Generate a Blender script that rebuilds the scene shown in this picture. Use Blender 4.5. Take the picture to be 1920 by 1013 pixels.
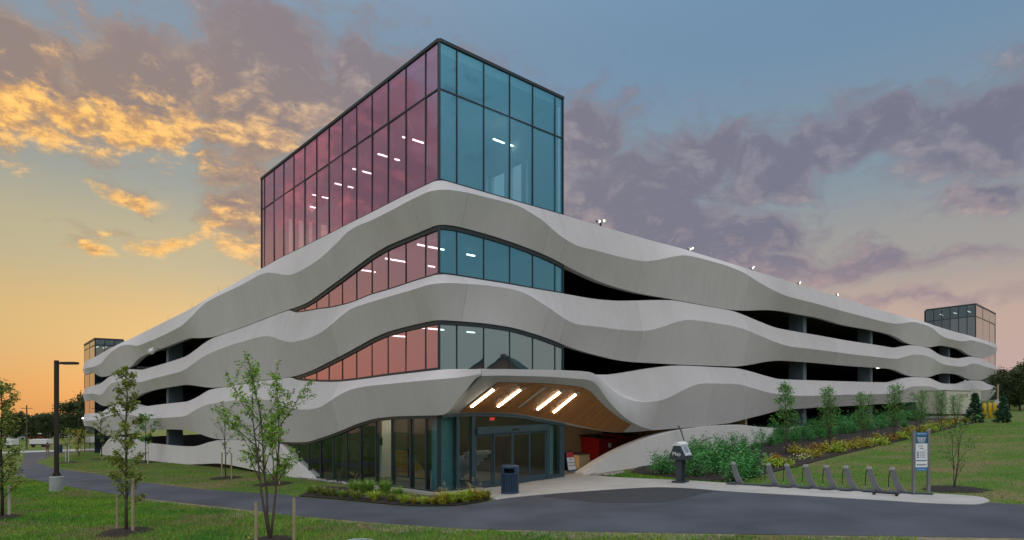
import bpy, math, random
import numpy as np
from mathutils import Vector, Matrix

random.seed(7); np.random.seed(7)
for o_ in list(bpy.data.objects): bpy.data.objects.remove(o_)
scene = bpy.context.scene
COL = scene.collection
R = math.radians

# ------------------------------------------------------------------ camera
F, CX, HY, CAMZ = 1132.6, 960.0, 771.5, 3.25      # focal length and horizon in photo pixels, eye height
KS = 0.0304                                       # the site climbs 3% towards the right
cam_d = bpy.data.cameras.new('camera'); cam = bpy.data.objects.new('camera', cam_d); COL.objects.link(cam)
cam.location = (0, 0, CAMZ); cam.rotation_euler = (R(90), 0, 0)
cam_d.sensor_width = 36; cam_d.lens = F / 1920 * 36
cam_d.shift_y = (HY - 506.5) / 1920; cam_d.clip_end = 6000
scene.camera = cam
scene.render.engine = 'CYCLES'
scene.view_settings.view_transform = 'Standard'; scene.view_settings.look = 'None'
scene.view_settings.exposure = 0.30; scene.view_settings.gamma = 1
scene.cycles.max_bounces = 8; scene.cycles.transparent_max_bounces = 24
scene.cycles.sample_clamp_indirect = 4

# ------------------------------------------------------------------ sky (dusk, sun low behind the building's left part)
SUN_AZ, SUN_EL = R(-27), R(4)
world = bpy.data.worlds.new('World'); scene.world = world; world.use_nodes = True
WN = world.node_tree.nodes; WL = world.node_tree.links
WN.clear()
def wn(t, **k):
    n = WN.new(t)
    for a, b in k.items(): setattr(n, a, b)
    return n
def wset(sock, v):
    if hasattr(v, 'is_output'): WL.new(v, sock)
    else: sock.default_value = v
def m(op, a, b=None, c=None, clamp=False):
    n = wn('ShaderNodeMath', operation=op, use_clamp=clamp)
    wset(n.inputs[0], a)
    if b is not None: wset(n.inputs[1], b)
    if c is not None: wset(n.inputs[2], c)
    return n.outputs[0]
def vm(op, a, b=None, out=0):
    n = wn('ShaderNodeVectorMath', operation=op)
    wset(n.inputs[0], a)
    if b is not None: wset(n.inputs[1], b)
    return n.outputs[out]
def wmix(f, a, b):
    n = wn('ShaderNodeMix', data_type='RGBA'); n.clamp_factor = True
    wset(n.inputs[0], f); wset(n.inputs[6], a); wset(n.inputs[7], b)
    return n.outputs[2]
def wramp(f, stops):
    n = wn('ShaderNodeValToRGB'); n.color_ramp.interpolation = 'EASE'
    el = n.color_ramp.elements
    while len(el) < len(stops): el.new(0.5)
    for e, (p, c) in zip(el, stops): e.position = p; e.color = (*c, 1)
    wset(n.inputs[0], f); return n.outputs[0]
def smooth(x, a, b):
    n = wn('ShaderNodeMapRange', interpolation_type='SMOOTHSTEP')
    wset(n.inputs[0], x); n.inputs[1].default_value = a; n.inputs[2].default_value = b
    return n.outputs[0]
tc = wn('ShaderNodeTexCoord')
sep = wn('ShaderNodeSeparateXYZ'); WL.new(tc.outputs['Generated'], sep.inputs[0])
DEG = 57.29578
az = m('MULTIPLY', m('ARCTAN2', sep.outputs[0], sep.outputs[1]), DEG)
el = m('MULTIPLY', m('ARCSINE', sep.outputs[2]), DEG)
cmb = wn('ShaderNodeCombineXYZ'); WL.new(az, cmb.inputs[0]); WL.new(el, cmb.inputs[1])
P0 = cmb.outputs[0]
elt = m('DIVIDE', el, 60.0, clamp=True)
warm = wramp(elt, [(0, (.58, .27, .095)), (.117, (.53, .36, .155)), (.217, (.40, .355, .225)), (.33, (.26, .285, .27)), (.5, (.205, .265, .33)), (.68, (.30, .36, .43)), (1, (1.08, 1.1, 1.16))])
cool = wramp(elt, [(0, (.47, .33, .34)), (.117, (.46, .335, .285)), (.217, (.30, .285, .275)), (.33, (.195, .255, .305)), (.5, (.14, .235, .35)), (.64, (.14, .26, .41)), (.82, (.55, .62, .72)), (1, (1.08, 1.1, 1.16))])  # both ramp tops brightened overhead to light the facades
daz = m('SUBTRACT', az, -38.0)
wfac = m('POWER', 2.718, m('MULTIPLY', m('POWER', m('MAXIMUM', m('DIVIDE', daz, 36.0), m('DIVIDE', daz, -60.0)), 2.0), -1.0))
grad = wmix(wfac, cool, warm)
sky = wn('ShaderNodeTexSky', sky_type='NISHITA'); sky.sun_disc = False
sky.sun_elevation = SUN_EL; sky.sun_rotation = SUN_AZ; sky.dust_density = 2.0; sky.ozone_density = 2.0
nish = vm('SCALE', sky.outputs[0]); WN_s = nish.node; WN_s.inputs['Scale'].default_value = 0.10
back = smooth(m('ABSOLUTE', az), 60.0, 130.0)            # eastern half of the sky, brightened out of view to light the facades
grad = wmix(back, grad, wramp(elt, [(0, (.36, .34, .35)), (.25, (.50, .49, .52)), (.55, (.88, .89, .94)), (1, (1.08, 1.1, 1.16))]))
base = wmix(0.06, grad, nish)
# cloud banks: soft groups of clouds in the directions they stand in, broken up by noise; they go on round the sky
BLOBS = [(-72, 22, 12, 6, 1.1), (-92, 27, 10, 6, 1.0), (-54, 23, 9, 5.5, 1.2), (-41, 23, 7, 4.2, 1.3), (-32, 24.6, 6, 4.2, 1.3), (-22, 26.5, 6.5, 5.6, 1.35), (-12, 26, 6.5, 5.6, 1.25),
         (-4, 28.5, 5, 2.6, .85), (-23.5, 17.5, 3.4, 4.2, 1.0), (-32.5, 17.5, 3.0, 1.2, .72), (-31, 14, 4.0, 1.0, .66), (-35, 12.5, 3.0, .8, .55), (-15, 20, 6, 5, 1.05),
         (6, 24, 6, 4.2, 1.15), (11, 18.5, 9, 5.2, 1.25), (17, 22.5, 5.2, 3.0, 1.2), (23, 20, 5, 3.0, 1.1), (28.5, 21.5, 5.5, 2.8, 1.15), (37, 20.2, 7, 3.0, 1.2),
         (17, 14.5, 10, 2.6, 1.15), (27, 12.4, 11, 1.3, 1.0), (38, 16, 5, 1.2, .85), (33, 9.0, 9, 1.0, .8), (22, 11, 6, 1.1, .7), (50, 17, 7, 3.5, .8), (70, 22, 8, 4, .7), (110, 26, 12, 5, .6), (150, 22, 14, 5, .6), (-140, 24, 14, 6, .7)]
def density(P, detail):
    wv = wn('ShaderNodeTexNoise'); wv.inputs['Scale'].default_value = .16; wv.inputs['Detail'].default_value = 3
    WL.new(P, wv.inputs['Vector'])
    w = vm('SCALE', vm('SUBTRACT', wv.outputs['Color'], (.5, .5, .5))); w.node.inputs['Scale'].default_value = 6.0
    Q = vm('ADD', P, w)
    tot = None
    for (a, e, sa, se, amp) in BLOBS:
        d = vm('MULTIPLY', vm('SUBTRACT', Q, (a, e, 0)), (1 / sa, 1 / se, 0))
        g = m('MULTIPLY', m('POWER', 2.718, m('MULTIPLY', vm('DOT_PRODUCT', d, d, out=1), -.8)), amp)
        tot = g if tot is None else m('MAXIMUM', tot, g)
    n = wn('ShaderNodeTexNoise'); n.inputs['Scale'].default_value = 1.0; n.inputs['Detail'].default_value = detail; n.inputs['Roughness'].default_value = .60
    WL.new(vm('MULTIPLY', Q, (.24, .46, 0)), n.inputs['Vector'])
    return m('ADD', tot, m('MULTIPLY', m('SUBTRACT', n.outputs[0], .5), 1.75))
fn = wn('ShaderNodeTexNoise'); fn.inputs['Scale'].default_value = 1.0; fn.inputs['Detail'].default_value = 9; fn.inputs['Roughness'].default_value = .68
WL.new(vm('MULTIPLY', P0, (.55, 1.0, 0)), fn.inputs['Vector'])
fine = smooth(fn.outputs[0], .34, .66)
D1 = density(P0, 10)
tosun = vm('NORMALIZE', vm('SUBTRACT', (-27, 6, 0), P0))
sh = vm('SCALE', tosun); sh.node.inputs['Scale'].default_value = 1.7
D2 = density(vm('ADD', P0, sh), 6)
mask = smooth(m('ADD', D1, m('MULTIPLY', m('SUBTRACT', fn.outputs[0], .5), .5)), .28, .82)
lit = smooth(m('SUBTRACT', D1, D2), -.02, .42)
edge = m('MULTIPLY', mask, m('SUBTRACT', 1.0, smooth(D1, .50, .95)))
glow = m('POWER', 2.718, m('MULTIPLY', m('POWER', m('ABSOLUTE', m('DIVIDE', m('SUBTRACT', az, -36.0), 25.0)), 2.0), -1.0))
glow = m('MULTIPLY', glow, m('SUBTRACT', 1.0, smooth(el, 21.5, 33)))
shade_c = wmix(wfac, (.148, .150, .205, 1), (.228, .188, .195, 1))
shade_c = wmix(m('MULTIPLY', glow, .45), shade_c, (.30, .20, .13, 1))
shade_c = wmix(m('MULTIPLY', m('SUBTRACT', 1.0, smooth(el, 7, 15)), .6), shade_c, (.36, .255, .25, 1))
far_left = m('SUBTRACT', 1.0, smooth(az, -75, -48))
low = m('SUBTRACT', 1.0, smooth(el, 12, 22))
lit_c = wmix(glow, wmix(low, (.33, .31, .34, 1), (.50, .355, .31, 1)), wmix(fine, (.56, .29, .10, 1), (1.0, .56, .15, 1)))
lit_c = wmix(m('MULTIPLY', far_left, m('SUBTRACT', 1.0, back)), lit_c, (.78, .36, .33, 1))
litf = m('ADD', m('MULTIPLY', lit, m('ADD', .34, m('MULTIPLY', glow, .75))), m('MULTIPLY', edge, .30))
litf = m('MULTIPLY', litf, m('ADD', .50, m('MULTIPLY', fine, .75)), clamp=True)
cloud = wmix(litf, shade_c, lit_c)
final = wmix(m('MULTIPLY', mask, .95), base, cloud)
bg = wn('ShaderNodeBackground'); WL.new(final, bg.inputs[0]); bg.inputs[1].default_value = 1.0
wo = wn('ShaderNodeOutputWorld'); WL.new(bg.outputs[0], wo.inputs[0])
world.cycles.sampling_method = 'MANUAL'; world.cycles.sample_map_resolution = 512

sun_d = bpy.data.lights.new('sun', 'SUN'); sun_d.energy = 0.8; sun_d.angle = R(8); sun_d.color = (1, .66, .38)
sun = bpy.data.objects.new('sun', sun_d); COL.objects.link(sun)
sv = Vector((math.sin(SUN_AZ) * math.cos(SUN_EL), math.cos(SUN_AZ) * math.cos(SUN_EL), math.sin(SUN_EL)))
sun.rotation_euler = sv.to_track_quat('Z', 'Y').to_euler(); sun.location = (0, 0, 60)

# ------------------------------------------------------------------ materials
def newmat(name):
    mt = bpy.data.materials.new(name); mt.use_nodes = True
    return mt, mt.node_tree.nodes, mt.node_tree.links, mt.node_tree.nodes['Principled BSDF']
def mat(name, col, rough=.6, var=.0, scale=3.0, bump=0.0, bscale=40.0, metal=0.0, col2=None, island=0.0, spec=.5, stretch=None, detail=5):
    mt, N, L, B = newmat(name)
    B.inputs['Roughness'].default_value = rough; B.inputs['Metallic'].default_value = metal
    B.inputs['Specular IOR Level'].default_value = spec
    c2 = col2 if col2 else tuple(max(0, x * (1 - var)) for x in col)
    tcn = N.new('ShaderNodeTexCoord'); src = tcn.outputs['Object']
    if stretch:
        mp = N.new('ShaderNodeMapping'); mp.inputs['Scale'].default_value = stretch; L.new(src, mp.inputs[0]); src = mp.outputs[0]
    out = None
    if var > 0 or col2:
        nz = N.new('ShaderNodeTexNoise'); nz.inputs['Scale'].default_value = scale; nz.inputs['Detail'].default_value = detail
        L.new(src, nz.inputs['Vector'])
        rp = N.new('ShaderNodeMapRange'); rp.inputs[1].default_value = .33; rp.inputs[2].default_value = .67
        L.new(nz.outputs[0], rp.inputs[0])
        mx = N.new('ShaderNodeMix'); mx.data_type = 'RGBA'; mx.inputs[6].default_value = (*col, 1); mx.inputs[7].default_value = (*c2, 1)
        L.new(rp.outputs[0], mx.inputs[0]); out = mx.outputs[2]
    if island > 0:
        g = N.new('ShaderNodeNewGeometry'); hs = N.new('ShaderNodeHueSaturation')
        mr = N.new('ShaderNodeMapRange'); mr.inputs[3].default_value = 1 - island; mr.inputs[4].default_value = 1 + island
        L.new(g.outputs['Random Per Island'], mr.inputs[0]); L.new(mr.outputs[0], hs.inputs['Value'])
        mh = N.new('ShaderNodeMapRange'); mh.inputs[3].default_value = .5 - island * .05; mh.inputs[4].default_value = .5 + island * .04
        ml = N.new('ShaderNodeMath'); ml.operation = 'FRACT'; mm = N.new('ShaderNodeMath'); mm.operation = 'MULTIPLY'; mm.inputs[1].default_value = 7.31
        L.new(g.outputs['Random Per Island'], mm.inputs[0]); L.new(mm.outputs[0], ml.inputs[0]); L.new(ml.outputs[0], mh.inputs[0]); L.new(mh.outputs[0], hs.inputs['Hue'])
        if out: L.new(out, hs.inputs['Color'])
        else: hs.inputs['Color'].default_value = (*col, 1)
        out = hs.outputs[0]
    if out: L.new(out, B.inputs['Base Color'])
    else: B.inputs['Base Color'].default_value = (*col, 1)
    if bump > 0:
        bz = N.new('ShaderNodeTexNoise'); bz.inputs['Scale'].default_value = bscale; bz.inputs['Detail'].default_value = 4
        L.new(tcn.outputs['Object'], bz.inputs['Vector'])
        bp = N.new('ShaderNodeBump'); bp.inputs['Strength'].default_value = bump; bp.inputs['Distance'].default_value = .02
        L.new(bz.outputs[0], bp.inputs['Height']); L.new(bp.outputs[0], B.inputs['Normal'])
    return mt
def emit(name, col, s):
    mt, N, L, B = newmat(name)
    B.inputs['Base Color'].default_value = (*col, 1); B.inputs['Emission Color'].default_value = (*col, 1); B.inputs['Emission Strength'].default_value = s
    return mt
def glass(name, tint, refl, r0, ior_pow=3.0, rough=.015, haze=None):
    mt, N, L, B = newmat(name); N.remove(B)
    tr = N.new('ShaderNodeBsdfTransparent'); tr.inputs[0].default_value = (*tint, 1)
    gl = N.new('ShaderNodeBsdfGlossy'); gl.inputs['Color'].default_value = (*refl, 1); gl.inputs['Roughness'].default_value = rough
    lw = N.new('ShaderNodeLayerWeight'); lw.inputs[0].default_value = .5
    pw = N.new('ShaderNodeMath'); pw.operation = 'POWER'; pw.inputs[1].default_value = ior_pow; L.new(lw.outputs['Facing'], pw.inputs[0])
    mr = N.new('ShaderNodeMapRange'); mr.inputs[3].default_value = r0; mr.inputs[4].default_value = 1.0; L.new(pw.outputs[0], mr.inputs[0])
    nz = N.new('ShaderNodeTexNoise'); nz.inputs['Scale'].default_value = .7; nz.inputs['Detail'].default_value = 2
    tcn = N.new('ShaderNodeTexCoord'); L.new(tcn.outputs['Object'], nz.inputs['Vector'])
    bp = N.new('ShaderNodeBump'); bp.inputs['Strength'].default_value = .05; bp.inputs['Distance'].default_value = .05
    L.new(nz.outputs[0], bp.inputs['Height']); L.new(bp.outputs[0], gl.inputs['Normal'])
    first = tr.outputs[0]
    if haze:                       # a coating that scatters some of the light itself
        df = N.new('ShaderNodeBsdfDiffuse'); df.inputs[0].default_value = (*haze[0], 1)
        m0 = N.new('ShaderNodeMixShader'); m0.inputs[0].default_value = haze[1]
        L.new(tr.outputs[0], m0.inputs[1]); L.new(df.outputs[0], m0.inputs[2]); first = m0.outputs[0]
    mx = N.new('ShaderNodeMixShader'); L.new(mr.outputs[0], mx.inputs[0]); L.new(first, mx.inputs[1]); L.new(gl.outputs[0], mx.inputs[2])
    L.new(mx.outputs[0], N['Material Output'].inputs[0])
    return mt
def concrete_mat(name, col, var=.12):
    mt, N, L, B = newmat(name)
    tcn = N.new('ShaderNodeTexCoord')
    def noise(sc, stretch, det):
        mp = N.new('ShaderNodeMapping'); mp.inputs['Scale'].default_value = stretch; L.new(tcn.outputs['Object'], mp.inputs[0])
        nz = N.new('ShaderNodeTexNoise'); nz.inputs['Scale'].default_value = sc; nz.inputs['Detail'].default_value = det; L.new(mp.outputs[0], nz.inputs['Vector'])
        return nz.outputs[0]
    a = noise(.45, (1, 1, 1), 4); b = noise(3.0, (1, 1, .05), 5); c = noise(14, (1, 1, 1), 6)
    s1 = N.new('ShaderNodeMath'); s1.operation = 'MULTIPLY_ADD'; L.new(b, s1.inputs[0]); s1.inputs[1].default_value = .8; L.new(a, s1.inputs[2])
    s2 = N.new('ShaderNodeMath'); s2.operation = 'MULTIPLY_ADD'; L.new(c, s2.inputs[0]); s2.inputs[1].default_value = .45; L.new(s1.outputs[0], s2.inputs[2])
    oi = N.new('ShaderNodeObjectInfo'); s3 = N.new('ShaderNodeMath'); s3.operation = 'MULTIPLY_ADD'; L.new(oi.outputs['Random'], s3.inputs[0]); s3.inputs[1].default_value = .48; L.new(s2.outputs[0], s3.inputs[2])
    mr = N.new('ShaderNodeMapRange'); mr.inputs[1].default_value = .8; mr.inputs[2].default_value = 1.7; L.new(s3.outputs[0], mr.inputs[0])
    mx = N.new('ShaderNodeMix'); mx.data_type = 'RGBA'; mx.inputs[6].default_value = (*[x * (1 - var) for x in col], 1); mx.inputs[7].default_value = (*[x * (1 + var) for x in col], 1)
    L.new(mr.outputs[0], mx.inputs[0]); L.new(mx.outputs[2], B.inputs['Base Color'])
    B.inputs['Roughness'].default_value = .8; B.inputs['Specular IOR Level'].default_value = .3
    bp = N.new('ShaderNodeBump'); bp.inputs['Strength'].default_value = .12; bp.inputs['Distance'].default_value = .01; L.new(c, bp.inputs['Height']); L.new(bp.outputs[0], B.inputs['Normal'])
    return mt
def ground_mat():
    mt, N, L, B = newmat('lawn_ground')
    tcn = N.new('ShaderNodeTexCoord')
    def nz(sc, d):
        n = N.new('ShaderNodeTexNoise'); n.inputs['Scale'].default_value = sc; n.inputs['Detail'].default_value = d; L.new(tcn.outputs['Object'], n.inputs['Vector']); return n.outputs[0]
    def mix(f, a, b):
        x = N.new('ShaderNodeMix'); x.data_type = 'RGBA'; L.new(f, x.inputs[0])
        for i, v in ((6, a), (7, b)):
            if hasattr(v, 'is_output'): L.new(v, x.inputs[i])
            else: x.inputs[i].default_value = (*v, 1)
        return x.outputs[2]
    def rng(f, a, b):
        r = N.new('ShaderNodeMapRange'); r.inputs[1].default_value = a; r.inputs[2].default_value = b; L.new(f, r.inputs[0]); return r.outputs[0]
    g1 = mix(rng(nz(6, 5), .35, .65), (.105, .20, .030), (.065, .145, .022))
    g2 = mix(rng(nz(.35, 4), .45, .66), g1, (.21, .175, .085))
    g3 = mix(rng(nz(22, 3), .5, .75), g2, (.125, .115, .062))
    L.new(g3, B.inputs['Base Color']); B.inputs['Roughness'].default_value = .95; B.inputs['Specular IOR Level'].default_value = .1
    bp = N.new('ShaderNodeBump'); bp.inputs['Strength'].default_value = .6; bp.inputs['Distance'].default_value = .05; L.new(nz(18, 5), bp.inputs['Height']); L.new(bp.outputs[0], B.inputs['Normal'])
    return mt
M = {}
M['concrete'] = concrete_mat('precast_concrete', (.61, .59, .59), .085)
M['base_concrete'] = concrete_mat('base_wall_concrete', (.60, .59, .56), .08)
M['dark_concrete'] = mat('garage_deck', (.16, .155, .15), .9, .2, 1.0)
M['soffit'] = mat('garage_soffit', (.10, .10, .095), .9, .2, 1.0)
M['glass_pink'] = glass('rose_glass', (.86, .56, .70), (1.0, .62, .78), .44, haze=((.48, .17, .32), .20))
M['glass_blue'] = glass('blue_glass', (.58, .84, .88), (.28, .67, .84), .34, haze=((.02, .30, .43), .28))
M['glass_pale'] = glass('pale_glass', (.42, .60, .62), (.62, .86, .88), .40, haze=((.03, .14, .16), .35))
M['glass_clear'] = glass('lobby_glass', (.72, .80, .78), (.5, .65, .70), .04)
M['glass_grey'] = glass('grey_glass', (.25, .32, .34), (.36, .45, .48), .26, haze=((.05, .085, .095), .6))
M['glass_bright'] = glass('silver_glass', (.10, .10, .10), (.74, .74, .72), .62, haze=((.26, .28, .28), .9))
M['frame'] = mat('dark_frame', (.022, .034, .042), .4, spec=.4)
M['frame_blue'] = mat('blue_grey_frame', (.035, .075, .10), .4, .1, 4)
M['panel_teal'] = mat('teal_back_panel', (.12, .31, .35), .35, .18, 2.5)
M['white_wall'] = mat('white_painted_wall', (.66, .66, .62), .8, .06, 1.5)
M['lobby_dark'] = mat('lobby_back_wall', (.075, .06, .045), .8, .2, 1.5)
M['tan_wall'] = mat('tan_wall', (.52, .40, .24), .85, .15, 1.5)
M['blue_column'] = mat('blue_grey_column', (.16, .22, .27), .7, .15, 2)
M['wood'] = mat('timber_slat', (.58, .25, .075), .55, .35, 5, island=.12, stretch=(3, 3, .8))
M['wood_gap'] = mat('timber_gap', (.035, .018, .01), .9)
M['lamp_warm'] = emit('lamp_warm', (1, .84, .62), 15.0)
M['lamp_service'] = emit('lamp_service', (1, .72, .40), 30.0)
M['lamp_white'] = emit('lamp_white', (1, .95, .86), 5.0)
M['lamp_flood'] = emit('lamp_flood', (1, .93, .8), 1.1)
M['lamp_off'] = mat('lamp_unlit', (.35, .38, .36), .4)
M['red_sign'] = emit('exit_red', (1, .02, .02), 1.2)
M['asphalt'] = mat('asphalt', (.084, .095, .119), .8, .42, .45, .4, 90, spec=.35, detail=12)
M['asphalt_new'] = mat('fresh_asphalt', (.048, .052, .060), .8, .2, 2.5, .4, 90, spec=.35)
M['asphalt_path'] = mat('path_asphalt', (.112, .114, .128), .85, .32, 1.1, .35, 90, spec=.3)
M['paving'] = mat('concrete_paving', (.46, .45, .42), .85, .16, .9, .2, 60)
M['soil'] = mat('dry_soil', (.30, .245, .17), .95, .5, 3.5, .8, 25, col2=(.13, .12, .065))
M['mulch'] = mat('bark_mulch', (.030, .021, .016), .95, .45, 9, .9, 30)
M['gravel'] = mat('river_stone', (.32, .31, .29), .8, island=.35)
M['ground'] = ground_mat()
M['blade'] = mat('grass_blade', (.20, .37, .035), .7, .3, .5, island=.5, spec=.2, col2=(.060, .235, .025))
M['blade_dry'] = mat('dry_grass_blade', (.27, .22, .11), .8, 0, island=.35, spec=.2)
M['bark'] = mat('bark', (.115, .088, .066), .9, .35, 8, .5, 60)
M['bark_dark'] = mat('dark_bark', (.045, .036, .03), .9, .3, 8, .5, 60)
M['leaf'] = mat('green_leaf', (.20, .36, .050), .55, island=.45, spec=.3)
M['leaf_olive'] = mat('olive_leaf', (.20, .25, .045), .55, island=.45, spec=.3)
M['leaf_deep'] = mat('deep_green_leaf', (.070, .29, .065), .5, island=.38, spec=.3)
M['leaf_row'] = mat('soft_green_leaf', (.120, .31, .060), .55, island=.38, spec=.3)
M['leaf_yellow'] = mat('yellow_green_leaf', (.38, .35, .045), .6, island=.32, spec=.2)
M['leaf_orange'] = mat('orange_leaf', (.36, .22, .045), .6, island=.3, spec=.2)
M['leaf_lime'] = mat('lime_leaf', (.34, .46, .05), .6, island=.3, spec=.2)
M['leaf_dark'] = mat('conifer_leaf', (.030, .095, .044), .6, island=.4, spec=.2)
M['leaf_far'] = mat('far_leaf', (.060, .085, .036), .8, island=.35, spec=.1)
M['plume'] = mat('straw_plume', (.42, .32, .17), .8, island=.25)
M['petal'] = mat('white_petal', (.66, .66, .50), .7, island=.1)
M['stake'] = mat('timber_stake', (.42, .33, .21), .8, .25, 8)
M['stake_white'] = mat('pale_stake', (.62, .60, .53), .8, .1, 8)
M['black'] = mat('black_metal', (.012, .012, .014), .45)
M['pole_brown'] = mat('bronze_pole', (.022, .014, .012), .4)
M['pole_base'] = mat('pole_base_concrete', (.36, .42, .42), .85, .25, 3, .3, 40)
M['bin_blue'] = mat('navy_bin', (.028, .066, .125), .4, .1, 4)
M['dark_in'] = mat('dark_inside', (.006, .007, .01), .9)
M['galv'] = mat('galvanised', (.36, .37, .38), .35, .12, 5, metal=.75)
M['dock'] = mat('dock_grey', (.21, .22, .24), .4, .1, 4, metal=.4)
M['dock_cap'] = mat('dock_cap', (.50, .52, .53), .3, metal=.5)
M['rail'] = mat('dock_rail', (.075, .085, .10), .5, .1, 4)
M['kiosk'] = mat('kiosk_slate', (.035, .048, .062), .45)
M['white_paint'] = mat('white_paint', (.74, .75, .74), .5, .05, 4)
M['panel_grey'] = mat('panel_grey', (.40, .46, .53), .4)
M['sign_blue'] = mat('sign_blue', (.030, .135, .245), .4, .08, 3)
M['sign_mid'] = mat('sign_mid_blue', (.035, .20, .42), .4)
M['sign_white'] = mat('sign_white', (.84, .86, .88), .45)
M['print'] = mat('print_grey', (.28, .31, .34), .6)
M['print_dark'] = mat('print_navy', (.035, .075, .16), .6)
M['print_red'] = mat('print_red', (.50, .03, .05), .6)
M['red_metal'] = mat('red_metal', (.34, .012, .022), .4, .25, 3)
M['yellow'] = mat('yellow_bollard', (.72, .44, .012), .45, .1, 3)
M['cream'] = mat('cream_enclosure', (.60, .60, .48), .5, .08, 2)
M['yellow_mesh'] = mat('yellow_mesh', (.50, .29, .03), .6)
M['brick'] = mat('red_brick', (.36, .075, .045), .85, .3, 6)
M['roof_tile'] = mat('slate_roof', (.05, .05, .055), .8, .2, 4)
M['skin'] = mat('skin', (.42, .25, .17), .6)
M['shirt'] = mat('dark_shirt', (.10, .03, .025), .9)
M['trousers'] = mat('khaki_trousers', (.36, .29, .19), .9)
M['hair'] = mat('hair', (.03, .02, .015), .8)
M['car_white'] = mat('car_white', (.6, .6, .6), .3)
M['car_grey'] = mat('car_grey', (.14, .15, .16), .3)
M['car_red'] = mat('car_red', (.22, .03, .03), .3)
M['tyre'] = mat('tyre', (.015, .015, .015), .9)
M['hill'] = mat('hill_wood', (.040, .060, .030), .95, .5, .03, col2=(.022, .038, .02))
# ------------------------------------------------------------------ mesh helpers
MC = {}
def tag(o, label=None, cat=None, group=None, kind=None):
    if label: o['label'] = label
    if cat: o['category'] = cat
    if group: o['group'] = group
    if kind: o['kind'] = kind
    return o
def root_loc(o):
    while o.parent: o = o.parent
    return o.location
def link(name, me, parent=None, loc=None):
    o = bpy.data.objects.new(name, me); COL.objects.link(o)
    if parent: o.parent = parent
    if loc is not None: o.location = loc
    return o
def thing(name, label, cat, loc=(0, 0, 0), rz=0, group=None):
    e = bpy.data.objects.new(name, None); COL.objects.link(e); e.empty_display_size = .2
    e.location = loc; e.rotation_euler = (0, 0, rz)
    return tag(e, label, cat, group)
class MB:                                   # collects shapes, builds ONE mesh object
    def __init__(s): s.v = []; s.f = []; s.mi = []
    def add(s, vs, fs, mi=0):
        n = len(s.v); s.v += [tuple(p) for p in vs]; s.f += [tuple(i + n for i in q) for q in fs]; s.mi += [mi] * len(fs); return s
    def hexa(s, p, mi=0):                   # 8 corners: bottom 4, top 4
        return s.add(p, [(3, 2, 1, 0), (4, 5, 6, 7), (0, 1, 5, 4), (1, 2, 6, 5), (2, 3, 7, 6), (3, 0, 4, 7)], mi)
    def box(s, x0, x1, y0, y1, z0, z1, mi=0):
        return s.hexa([(x0, y0, z0), (x1, y0, z0), (x1, y1, z0), (x0, y1, z0), (x0, y0, z1), (x1, y0, z1), (x1, y1, z1), (x0, y1, z1)], mi)
    def tube(s, pts, rad, n=8, mi=0, cap=True):
        pts = [Vector(p) for p in pts]; rings = []
        rad = rad if isinstance(rad, (list, tuple)) else [rad] * len(pts)
        ref = None
        for i, p in enumerate(pts):
            d = (pts[min(i + 1, len(pts) - 1)] - pts[max(i - 1, 0)]).normalized()
            if ref is None: ref = Vector((1, 0, 0)) if abs(d.x) < .8 else Vector((0, 1, 0))
            a = (ref - d * ref.dot(d)).normalized(); b = d.cross(a); ref = a
            rings.append([p + (a * math.cos(t) + b * math.sin(t)) * rad[i] for t in [2 * math.pi * k / n for k in range(n)]])
        vs = [q for r in rings for q in r]; fs = []
        for i in range(len(pts) - 1):
            for k in range(n):
                k2 = (k + 1) % n; fs.append((i * n + k, i * n + k2, (i + 1) * n + k2, (i + 1) * n + k))
        if cap: fs.append(tuple(range(n - 1, -1, -1))); fs.append(tuple((len(pts) - 1) * n + k for k in range(n)))
        return s.add(vs, fs, mi)
    def prism(s, poly, ax, d0, d1, mi=0):   # poly in a plane, extruded along unit axis ax between d0 and d1
        ax = Vector(ax); a = [Vector(p) + ax * d0 for p in poly]; b = [Vector(p) + ax * d1 for p in poly]; n = len(poly)
        fs = [tuple(range(n - 1, -1, -1)), tuple(range(n, 2 * n))] + [(i, (i + 1) % n, n + (i + 1) % n, n + i) for i in range(n)]
        return s.add(a + b, fs, mi)
    def mesh(s, name, mats, smooth=False):
        me = bpy.data.meshes.new(name); me.from_pydata(s.v, [], s.f)
        mats = mats if isinstance(mats, (list, tuple)) else [mats]
        for q in mats: me.materials.append(M[q])
        me.polygons.foreach_set('material_index', s.mi)
        if smooth: me.polygons.foreach_set('use_smooth', [True] * len(s.f))
        me.update(); return me
    def build(s, name, mats, parent=None, smooth=False, loc=None, absolute=False):
        # absolute: the vertices are world positions; they are stored relative to the thing's own base
        if absolute:
            L0 = root_loc(parent) if parent else Vector(loc if loc is not None else (0, 0, 0))
            s.v = [(p[0] - L0[0], p[1] - L0[1], p[2] - L0[2]) for p in s.v]
        return link(name, s.mesh(name, mats, smooth), parent, loc if not parent else None)
def np_mesh(name, V, Fc, mats, mi=None, smooth=False):
    me = bpy.data.meshes.new(name); nv, (nf, k) = len(V), Fc.shape
    me.vertices.add(nv); me.vertices.foreach_set('co', np.asarray(V, dtype=np.float32).ravel())
    me.loops.add(nf * k); me.loops.foreach_set('vertex_index', Fc.astype(np.int32).ravel())
    me.polygons.add(nf); me.polygons.foreach_set('loop_start', np.arange(0, nf * k, k, dtype=np.int32))
    for q in (mats if isinstance(mats, (list, tuple)) else [mats]): me.materials.append(M[q])
    if mi is not None: me.polygons.foreach_set('material_index', np.asarray(mi, dtype=np.int32))
    if smooth: me.polygons.foreach_set('use_smooth', np.ones(nf, dtype=bool))
    me.update(calc_edges=True); me.validate(); return me
def copy_tree(o, parent=None, name=None):
    c = o.copy(); COL.objects.link(c); c.parent = parent
    for ch in list(o.children): copy_tree(ch, c)
    return c
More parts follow.
